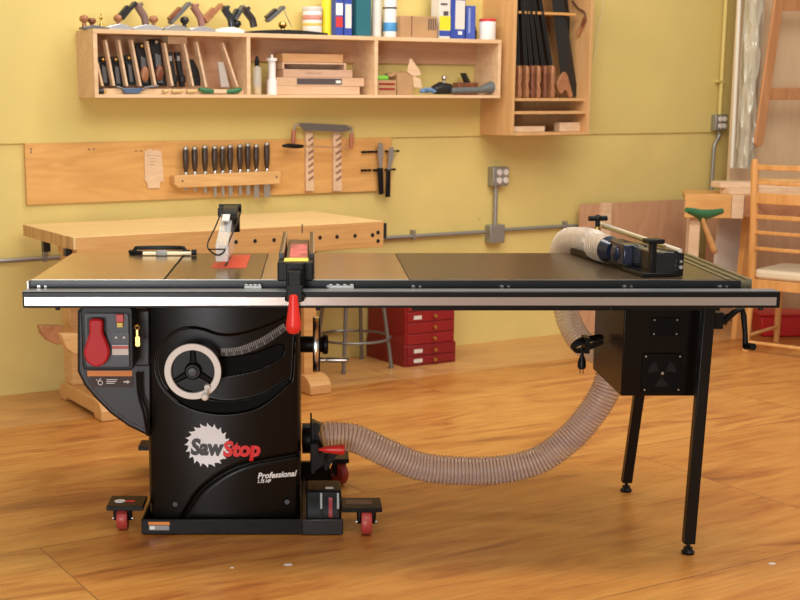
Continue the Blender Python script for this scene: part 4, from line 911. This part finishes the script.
for k, (a, c_) in enumerate(((147, 160), (148, 156), (149, 156), (150, 154))): g.ring(wt([(a, 156+k*3), ((a+c_)/2, 155.4+k*3), (c_, 156+k*3)], .0246), .0008, 4)
out('pencil_notes', g, ink, t)
cr = wthing('chisel_rack', 'horizontal wooden bar holding chisels on the tool board', 'rack', 227, 187, .05)
g = BW(); wpoly(g, [(174.5, 176.5), (176, 175.5), (279, 171), (281.5, 173), (280, 184), (178, 188), (174.5, 184)], .075, .055); out('bar', g, beech, cr, bev=.003)
for p in ((182.5, 181), (276.5, 176.8)):
    s_, z_ = wp(*p, .075); out('screw', BW().cyl((s_, -.075, z_), (s_, -.077, z_), .005, n=10), ink, cr)
CH_ = [(185.7, 147, 3.0, 190), (194.8, 146.7, 3.0, 191), (205, 145.5, 3, 193), (214.8, 146, 3.2, 197), (222.6, 146.3, 3.2, 196.5), (230.3, 145, 4.2, 196), (240, 144.6, 3.4, 195.5), (248, 143.5, 4.6, 195), (256.4, 144.5, 5.6, 198), (267, 142.5, 7.2, 197)]
ords = ['leftmost', 'second from left', 'third from left', 'fourth from left', 'fifth from left', 'sixth from left', 'seventh from left', 'eighth from left', 'second from right', 'widest and rightmost']
for i, (x, yt, w, yb) in enumerate(CH_):
    t = wthing('chisel', ords[i]+' of the ten dark-handled chisels in the wall rack', 'chisel', x, yb, .05, 'chisels in the wall rack')
    s_, z1 = wp(x, yt, .055); _, z0 = wp(x, 175.5-(x-176)*.043, .055); h = z1-z0; r = .0155
    out('handle', BW().lathe([(.008, .003), (.009, .02), (r*.85, .035), (r, h*.45), (r*1.05, h*.75), (r*.9, h-.012)], (s_, -.052, z0), 'z', 16), mat('chisel_handle', (.05, .028, .018), .3), t)
    out('ferrule', BW().lathe([(.009, -.004), (.0105, 0), (.0105, .010), (.009, .014)], (s_, -.052, z0), 'z', 14), chrome, t)
    out('striking_cap', BW().lathe([(r*.98, h-.013), (r*1.02, h-.010), (r*.9, h-.002), (r*.3, h+.003)], (s_, -.052, z0), 'z', 14), satin, t)
    zb_ = wp(x, yb, .05)[1]; ww = w*.0026
    out('blade', BW().box(s_-ww, s_+ww, -.054, -.050, zb_, z0-.003), satin, t)
t = wthing('drawknife', 'drawknife with grey blade and two bent reddish handles above the tool board', 'drawknife', 323, 132, .05)
g = BW(); wpoly(g, [(297, 123.5), (302, 122.8), (345, 125), (351, 126.5), (350, 131), (342, 132), (304, 130.5), (301, 127)], .062, .005); out('blade', g, mat('old_steel', (.20, .18, .16), .45, metal=.6), t)
for P in ([(300, 124.5), (295.5, 125), (293.8, 130), (293, 145)], [(347, 127), (351.5, 128), (351.7, 133), (350.8, 149)]):
    Q = wt(P, .06); out('handle', BW().ring([Vector(Q[2]), Vector(Q[2]).lerp(Vector(Q[3]), .2), Vector(Q[2]).lerp(Vector(Q[3]), .6), Vector(Q[3])], [.007, .012, .013, .010], 14), mat('reddish_wood', (.42, .14, .07), .35), t)
    out('tang', BW().ring(spline(Q[:3], 4), .006, 10), satin, t)
t = wthing('long_rasp', 'rod with tapered black handle lying across the notched strips', 'rasp', 300, 146, .07)
Q = wt([(282.5, 146), (288, 145.6), (297, 146.3), (303, 146.2)], .085); out('handle', BW().ring(Q, [.006, .012, .012, .008], 12), plastic, t)
Q = wt([(303, 146.2), (349, 147.5)], .085); out('rod', BW().cyl(Q[0], Q[1], .0045, n=10), mat('rod_brown', (.45, .25, .14), .4), t)
for i, (x0, x1) in enumerate(((306, 314), (333.5, 342))):
    t = wthing('notched_strip', ('left', 'right')[i]+' of two pale notched wood strips on the tool board', 'strip', (x0+x1)/2, 192, .02)
    g = BW(); wpoly(g, [(x0, 131.5), (x1-1, 131.5), (x1, 191), (x0, 191)], .034, .0155); out('strip', g, pale, t)
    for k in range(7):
        y_ = 137+k*6.6; g = BW(); wpoly(g, [(x0+2, y_+3), (x1-.8, y_-1.5), (x1-.4, y_+1.5), (x0+3, y_+4.6)], .0355, .0015); out('notch_shade', g, mat('shade_brown', (.30, .15, .09), .6), t)  # thin dark patches paint the shade of the notches
for i, (P, H) in enumerate((([(378.5, 143), (382, 142.5), (383.5, 152), (382, 168), (379.5, 168), (378, 153)], [(378.5, 168), (383.5, 168), (384, 194), (380, 195)]), ([(389.5, 147.5), (393.5, 147), (394, 156), (390.5, 170), (388, 170), (388.5, 157)], [(387.5, 170), (391, 169.5), (390.5, 197), (386.5, 197.5)]))):
    t = wthing('putty_knife', ('left', 'right')[i]+' of two grey-bladed knives with black handles at the right of the tool board', 'knife', P[0][0], 196, .03)
    g = BW(); wpoly(g, P, .045, .003); out('blade', g, mat('knife_steel', (.33, .30, .27), .45, metal=.5), t)
    g = BW(); wpoly(g, H, .052, .016); out('handle', g, plastic, t, bev=.004)

# ---- conduit and outlets
def ptube(b, P, of, r): return b.ring(wt(P, of), r, 12)
cz = .655
t = thing('conduit', 'grey metal conduit running along the lower wall behind the bench', 'conduit', (1.5, -.03, cz), WF)
out('pipe', BW().cyl((-2.2, -.02, cz), (2.87, -.02, cz), .0115, n=12), galv, t); out('pipe', BW().cyl((2.97, -.02, cz+.005), (4.6, -.02, cz+.005), .0115, n=12), galv, t)
for x_, y_ in ((46, 260), (414, 236), (566, 226)):
    s_, z_ = wp(x_, y_+3, .03); out('strap', BW().box(s_-.008, s_+.008, -.034, -.0005, cz-.015, cz+.035), galv, t)
s_, z_ = wp(497.5, 233.5, .05); out('junction_box', BW().box(s_-.055, s_+.05, -.055, -.0005, z_-.055, z_+.05), galv, None, bev=.004, label='square grey junction box where the conduit branches', cat='junction box')
s1_, z1_ = wp(500.5, 176.5, .05)
t = thing('wall_outlet', 'grey outlet box with four white sockets in the middle of the wall', 'outlet', (s1_, -.03, z1_-.055), WF)
out('box', BW().box(s1_-.055, s1_+.05, -.055, -.0005, z1_-.055, z1_+.055), galv, t, bev=.004)
out('cover', BW().box(s1_-.035, s1_+.052, -.058, -.055, z1_-.048, z1_+.050), satin, t)
for dx in (-.014, .032):
    for dz in (-.022, .024): out('socket', BW().lathe([(.018, 0), (.018, .004), (.016, .006)], (s1_+dx, -.058, z1_+dz), (0, -1, 0), 18), offw, t)
t = thing('conduit', 'short vertical conduit between outlet and junction box', 'conduit', (s1_, -.03, z_+.05), WF)
out('pipe', BW().cyl((s1_-.012, -.025, z_+.0505), (s1_-.012, -.025, z1_-.0555), .012, n=12), galv, t)
s2_, z2_ = wp(721, 122.5, .05)
t = thing('wall_outlet', 'grey outlet box with four sockets near the plastic-wrapped roll', 'outlet', (s2_, -.03, z2_-.05), WF)
out('box', BW().box(s2_-.05, s2_+.05, -.055, -.0125, z2_-.05, z2_+.05), galv, t, bev=.004)
for dx in (-.012, .026):
    for dz in (-.022, .022): out('socket', BW().lathe([(.017, 0), (.017, .004), (.015, .006)], (s2_+dx, -.055, z2_+dz), (0, -1, 0), 18), offw, t)
t = thing('conduit', 'yellow painted pipe rising from the right outlet', 'conduit', (s2_, -.03, z2_+.055), WF)
out('pipe', BW().ring([(s2_+.0, -.035, z2_+.0505), (s2_+.0, -.035, 2.4)], .013, 12), yellowpipe, t)
for zz_ in (z2_+.25,): out('strap', BW().box(s2_-.04, s2_+.014, -.05, -.0125, zz_, zz_+.015), yellowpipe, t)
t = thing('conduit', 'bent grey pipe running down from the right outlet', 'conduit', (s2_, -.03, .90), WF)
P = wt([(719.5, 131.5), (719, 136), (714.5, 145), (713.5, 155), (711.5, 186)], .035)
out('pipe', BW().ring(spline([(s2_, -.035, z2_-.0505)]+P[1:]+[(P[-1][0], -.035, .55)], 5), .011, 12), galv, t)
P = wt([(604, -12), (602, 12), (597, 35), (594, 60)], .02); out('cord', BW().ring(spline(P, 6), .003, 8), mat('cord_pale', (.75, .66, .38), .7), None, label='thin pale cord hanging down the wall right of the saw cabinet', cat='cord')

# ---- workbench
bz = .83; bs0, bs1, bo0, bo1 = .12, 1.69, .085, .775
wbn = thing('workbench', 'long maple workbench with dog holes along the yellow wall', 'workbench', ((bs0+bs1)/2, -(bo0+bo1)/2, 0), WF)
out('bench_top', BW().box(bs0, bs1, -bo1, -bo0, bz-.055, bz), mapletop, wbn, bev=.003)
out('front_apron', BW().box(bs0+.012, bs1-.003, -bo1-.006, -bo1+.05, bz-.125, bz-.0015), maple, wbn, bev=.002)
out('end_cap', BW().box(bs0-.001, bs0+.001, -bo1+.001, -bo0, bz-.052, bz-.002), wood('end_grain', (.40, .19, .06), (.76, .48, .21), (1, 26, .6), .5), wbn)
for x_ in (218, 236, 255, 274, 320, 337, 355):
    s_, z_ = wp(x_, 242-(x_-236)*.052, bo1+.006); out('dog_hole_shade', BW().cyl((s_, -bo1-.0075, z_), (s_, -bo1-.0055, z_), .0095, n=16), mat('hole_shade', (.01, .006, .004), .8), wbn)  # black discs on the apron, painted shade in place of bored holes
for p in ((372.5, 235), (378, 232.5), (378, 241)):
    s_, z_ = wp(*p, bo1+.006); out('vise_hole_shade', BW().cyl((s_, -bo1-.0075, z_), (s_, -bo1-.0055, z_), .010, n=16), mat('hole_shade', (), 0), wbn)  # vise holes drawn with the same painted shade discs
g = BW(); wb(g, 301.8, 224, 302.8, 233, bo1+.0075, .002); out('jaw_seam', g, ink, wbn)
out('end_vise', BW().box(bs1, bs1+.02, -bo1+.0, -bo1+.12, bz-.085, bz-.01), grapht, wbn, bev=.004, label='black iron vise end')
def trestle(sa0):
    tt = out('trestle_foot', BW().prism([(-.745, .0005), (-.745, .045), (-.72, .075), (-.68, .09), (-.25, .09), (-.21, .075), (-.18, .045), (-.18, .0005), (-.26, .0005), (-.28, .02), (-.64, .02), (-.66, .0005)], 'x', sa0, sa0+.12), maple, wbn, bev=.006)
    out('leg', BW().box(sa0+.012, sa0+.083, -.66, -.55, .09, bz-.055), maple, wbn, bev=.003); out('leg', BW().box(sa0+.012, sa0+.083, -.34, -.23, .09, bz-.055), beech, wbn, bev=.003)
    out('cross_rail', BW().box(sa0+.015, sa0+.08, -.74, -.19, bz-.13, bz-.055), maple, wbn, bev=.003)
trestle(.235); trestle(1.30)
out('stretcher', BW().box(.37, 1.30, -.46, -.42, .26, .37), maple, wbn, bev=.003)
for (P, of_, m_) in (([(40, 326), (63, 326), (63, 344), (57, 345), (48, 341), (42, 334)], .50, darkwood), ([(61, 334), (80, 334), (80, 354), (74, 354), (66, 348)], .72, beech)):
    g = BW(); wpoly(g, P, of_, .05); out('vise_block', g, brownwood if m_ is darkwood else m_, wbn, bev=.004)
for p, of_ in (((46, 245), .30), ((68, 249), .70)):
    s_, z_ = wp(*p, of_); out('bench_dog', BW().box(s_-.016, s_+.016, -of_-.016, -of_+.016, z_-.03, bz-.055), grapht, wbn)
# ---- things under and around the bench
ch = thing('tool_chest', 'dark red many-drawer tool chest standing against the wall', 'tool chest', (2.25, -.2, 0), WF)
q0, q1, qo = 2.085, 2.405, .385
out('lower_case', BW().box(q0-.006, q1+.008, -qo-.006, -.01, .0, .115), redlid, ch, bev=.003)
out('case', BW().box(q0, q1, -qo, -.015, .115, .545), redmetal, ch, bev=.003)
for k in range(7):
    z_ = .118+k*.061; d_ = out('drawer', BW().box(q0+.012, q1-.012, -qo-.006, -qo, z_, z_+.054), redmetal, ch, bev=.002)
    out('knob', BW().lathe([(.005, 0), (.005, .008), (.011, .014), (.009, .02)], ((q0+q1)/2+.02, -qo-.006, z_+.027), (0, -1, 0), 14), brass, d_)
    if k in (2,): out('label_plate', BW().box(q0+.05, q0+.10, -qo-.0075, -qo-.006, z_+.014, z_+.034), offw, d_)
out('drawer', BW().box(q0+.01, q1-.01, -qo-.012, -qo-.006, .012, .052), redlid, ch, bev=.002)
d_ = out('drawer', BW().box(q0+.01, q1-.01, -qo-.012, -qo-.006, .058, .108), redlid, ch, bev=.002)
for z_ in (.03, .083):
    out('knob', BW().lathe([(.005, 0), (.005, .008), (.011, .014), (.009, .02)], ((q0+q1)/2+.02, -qo-.012, z_), (0, -1, 0), 14), brass, ch)
    out('label_plate', BW().box(q0+.05, q0+.105, -qo-.0135, -qo-.012, z_-.010, z_+.010), offw, ch, label='white paper label')
out('blue_tag', BW().box(q0+.004, q0+.035, -qo-.008, -qo-.0005, .34, .50), blue, ch)
st = thing('stool', 'grey tubular metal stool with ring footrest beside the red chest', 'stool', (1.87, -.5, 0), WF)
lp = [zp(343.5, 374, 0), zp(392, 367, 0), zp(358, 346, 0), (0, 0)]
a = Vector((*lp[0], 0)); c_ = Vector((*lp[1], 0)); mid = (a+c_)/2; perp = Vector((-(c_-a).y, (c_-a).x, 0)).normalized(); W_ = (c_-a).length
cen = mid+perp*W_*.42
IV = WF.inverted()
for k in range(4):
    ang = math.atan2((a-cen).y, (a-cen).x)+k*pi/2; R_ = (a-cen).length; f_ = Vector((cen.x+R_*math.cos(ang), cen.y+R_*math.sin(ang), .0))
    tp = cen+(f_-cen)*.62; tp.z = .585
    out('leg', B().cyl(tuple(f_+Vector((0, 0, .012))), tuple(tp), .0105, n=12), mat('stool_grey', (.24, .23, .22), .35, metal=.7), st)
    out('rubber_foot', B().cyl(tuple(f_), tuple(f_+Vector((0, 0, .02))), .0125, n=12), mat('stool_grey', (), 0), st)
out('foot_ring', B().torus((cen.x, cen.y, .16), (0, 0, 1), W_*.62, .0075, 48, 8), mat('stool_grey', (), 0), st)
out('seat', B().lathe([(.10, .565), (.145, .57), (.15, .58), (.148, .595), (.1, .60)], (cen.x, cen.y, 0), 'z', 36), mat('stool_grey', (), 0), st)

# ---- black loop and cream rod lying at the back of the saw table
t = thing('push_stick', 'cream rod with grey clamp and black knob on the rear of the saw table', 'rod', (-.50, 4.52, .886), I4)
out('rod', B().cyl((-.57, 4.475, .8935), (-.405, 4.475, .8935), .0065, n=12), mat('cream_rod', (.85, .72, .48), .4), t)
out('knob', B().lathe([(.009, -.405), (.013, -.40), (.013, -.385), (.008, -.38)], (0, 4.535, .8945), 'x', 16) if False else B().cyl((-.405, 4.475, .8965), (-.388, 4.475, .8965), .0105, n=18), plastic, t)
out('clamp', B().box(-.525, -.487, 4.462, 4.488, .8855, .904), mat('clamp_grey', (.26, .26, .26), .4), t, bev=.006)
e_ = [(-.52+.10*math.cos(2*pi*k/40), 4.528+.026*math.sin(2*pi*k/40), .8925+(.012 if 3 < k < 17 else 0)) for k in range(40)]
out('cable_loop', B().ring(e_, .0075, 10, closed=True), plastic, None, label='flat black cable loop lying on the rear of the saw table', cat='cable')

# ---- sheet goods behind the extension table
g = BW().box(3.545, 4.46, -.075, -.055, .002, .79); out('plywood_sheet', g, pinkply, None, label='wide pinkish plywood panel leaning on the wall behind the router fence', cat='panel')
g = BW().box(3.685, 3.765, -.098, -.077, .002, .797); out('wood_strip', g, pale, None, label='paler upright board in front of the plywood panel', cat='board')
# second bench
fx_, fy_ = zp(685, 194, .87)
F2 = Matrix.Translation((fx_, fy_, 0)) @ Matrix.Rotation(math.radians(-13), 4, 'Z')
B2 = lambda: B(F2)
b2 = thing('workbench', 'orange-brown bench stacked with planks at the right side of the wall', 'workbench', (.7, .2, 0), F2)
out('bench_top', B2().box(0, 1.5, .0, .38, .84, .87), fir, b2, bev=.002)
out('front_apron', B2().box(.002, .26, -.012, .012, .735, .869), fir, b2, bev=.002); out('front_apron', B2().box(.33, 1.5, -.012, .012, .745, .869), brownwood, b2, bev=.002)
out('apron_block', B2().box(.262, .328, -.016, .012, .735, .869), pale, b2, bev=.002)
for s_, o_ in ((.035, .03), (.035, .33), (1.4, .03), (1.4, .33)): out('leg', B2().box(s_, s_+.06, o_, o_+.045, 0, .84), pale, b2, bev=.002)
for k, (a, y0, z0, z1, lab) in enumerate(((.20, .03, .8705, .905, 'lowest plank of the pile on the right-hand bench'), (.15, .06, .9055, .938, 'middle plank of the pile on the right-hand bench'), (.42, .12, .9385, .955, 'top plank of the pile on the right-hand bench'))):
    out('plank', B2().prism([(a, y0+.08), (a+.05, y0), (1.5, y0), (1.5, y0+.15), (a+.02, y0+.15)], 'z', z0, z1), pale if k != 2 else beech, None, bev=.002, label=lab, cat='plank', group='planks piled on the right-hand bench')
P = [wp(719, 218, .55), wp(746, 214, .55), wp(741, 296, .55), wp(712, 292, .55)]
out('white_board', BW().prism(P, 'y', -.56, -.54), conc, None, label='grey-white board standing under the right-hand bench', cat='board')
P = [wp(745, 214, .66), wp(753, 214, .66), wp(742, 345, .66), wp(733, 345, .66)]
P[2] = (P[2][0], .002); P[3] = (P[3][0], .002)
out('wood_batten', BW().prism(P, 'y', -.68, -.64), chairw, None, label='orange wood batten leaning left of the chair', cat='batten')
out('plywood_sheet', BW().box(4.52, 6.4, -.16, -.145, .002, .80), pinkply, None, label='panel standing low beneath the right-hand bench', cat='panel')
# hand clamp hanging on the second bench
t = wthing('holdfast_mallet', 'green-headed hand clamp with pale wood handle hanging on the right-hand bench', 'clamp', 705, 252, .96)
P = wt([(686.5, 210), (692, 211.5), (699, 214), (706, 214.5), (714, 213), (722, 211)], .95)
out('head', BW().ring(P, [.014, .020, .026, .027, .021, .015], 14).ring(wt([(699, 214), (702, 221)], .95), [.024, .013], 12), green, t)
P = wt([(702, 218), (706, 229), (713, 247), (714.5, 251.5)], .96)
out('handle', BW().ring(P, [.011, .013, .017, .015], 14), beech, t)
out('handle_tip', BW().ring(wt([(714, 250), (715, 252.8)], .96), [.0165, .013], 14), brownwood, t)
# plastic roll, plywood sheets, ladder
t = thing('wrapped_roll', 'tall roll wrapped in crinkled clear plastic standing on the bench', 'roll', (4.70, -.22, .89), WF)
s_a = wp(740, 90, .25)[0]; s_b = wp(758, 90, .25)[0]
rm = [(s_a+(s_b-s_a)*.5, -.25, z) for z in [.987+.035*k for k in range(38)]]
random.seed(3); out('plastic_wrap', BW().ring(rm, [.062+random.uniform(-.003, .003) for _ in rm], 30), wrap_m, t)
out('inner_roll', BW().cyl((rm[0][0], -.25, .987), (rm[0][0], -.25, 2.3), .046, n=24), mat('roll_tan', (.62, .52, .36), .6), t)
s_ = wp(735, 90, .2)[0]; out('plastic_pipe', BW().cyl((s_, -.21, .987), (s_+.0, -.19, 2.3), .0125, n=12), mat('pipe_white', (.78, .72, .60), .4), None, label='thin cream pipe standing left of the wrapped roll', cat='pipe')
out('plywood_sheet', BW().box(4.72, 6.6, -.12, -.10, .5, 2.6), sheetply, None, label='large tan plywood sheet standing behind the ladder', cat='sheet')
ld = thing('wooden_ladder', 'reddish wooden ladder leaning against the tan plywood sheet', 'ladder', (5.0, -.4, 1.1), WF)
def bar(P, of_, dp, m_, par, nm): g = BW(); wpoly(g, P, of_, dp); return out(nm, g, m_, par, bev=.004)
bar([(777, -12), (786, -12), (764, 140), (762, 146), (758, 147.5), (755, 143)], .36, .016, fir if False else wood('ladder_wood', (.52, .22, .08), (.64, .30, .12), (6, 6, 1), .45), ld, 'rail')
bar([(868, -12), (880, -12), (862, 150), (850, 150)], .36, .035, MATS['ladder_wood'], ld, 'rail')
bar([(782, -2), (880, -6), (880, 8), (780, 11)], .345, .03, MATS['ladder_wood'], ld, 'rung'); bar([(770, 88), (872, 86), (872, 99), (767, 100)], .345, .03, MATS['ladder_wood'], ld, 'rung')
# ---- chair
CF = Matrix.Translation((2.472, 7.40, 0)) @ Matrix.Rotation(math.radians(-42), 4, 'Z')    # x along the back rails, +y towards the seat front
cf = thing('ladder_back_chair', 'beech slat-backed chair with cream seat cushion turned away at the right edge', 'chair', (.2, .2, 0), CF)
for x_ in (0, .42):
    out('back_post', B(CF).ring([(x_, -.01, 0), (x_, .012, .25), (x_, .018, .42), (x_, 0, .75), (x_, -.03, 1.06), (x_, -.03, 1.085)], [.017, .021, .023, .022, .021, .016], 14), chairw, cf)
    out('leg', B(CF).ring([(x_, .42, 0), (x_, .42, .40)], [.016, .021], 14), chairw, cf)
for z0, z1 in ((1.025, 1.055), (.945, .965), (.84, .90), (.755, .78), (.67, .69), (.58, .60)):
    yb_ = -.03+(1.06-(z0+z1)/2)*.055
    out('slat', B(CF).prism([(0, yb_), (.14, yb_-.018), (.28, yb_-.018), (.42, yb_), (.42, yb_+.014), (.28, yb_-.004), (.14, yb_-.004), (0, yb_+.014)], 'z', z0, z1), chairw, cf, bev=.003)
out('seat_rail', B(CF).box(.0, .42, .0, .03, .36, .415).box(.0, .42, .41, .44, .36, .415).box(-.012, .016, .03, .41, .36, .415).box(.404, .432, .03, .41, .36, .415), chairw, cf, bev=.003)
out('cushion', B(CF).prism(rnd(-.005, .425, .015, .445, .05), 'z', .416, .468), cream, cf, bev=.016)
out('stretcher', B(CF).cyl((0, .0, .055), (.42, .0, .055), .011, n=12).cyl((0, .0, .09), (0, .42, .09), .010, n=12), chairw, cf)
t = thing('storage_bin', 'red plastic bin on the floor behind the chair', 'bin', (2.83, 8.0, 0), I4)
out('body', B().prism([(2.72, .002), (3.04, .002), (3.06, .13), (2.70, .13)], 'y', 7.86, 8.06), mat('bin_red', (.50, .012, .015), .35), t, bev=.01)
out('rim', B().box(2.69, 3.07, 7.85, 8.07, .13, .142), mat('bin_red', (), 0), t, bev=.003)
# ---- chips on the floor
for (p, r_, lab) in (((288, 565), .014, 'white paint chip on the floor in front of the saw'), ((232, 568), .006, 'tiny pale chip on the floor left of the paint chip'), ((772, 564), .012, 'pale chip on the floor at the right')):
    x_, y_ = zp(*p, 0); out('wood_chip', B().prism([(x_-r_, y_), (x_-r_*.3, y_-r_*.6), (x_+r_, y_-r_*.2), (x_+r_*.6, y_+r_*.7), (x_-r_*.5, y_+r_*.5)], 'z', .0003, .002), offw, None, label=lab, cat='wood chip')
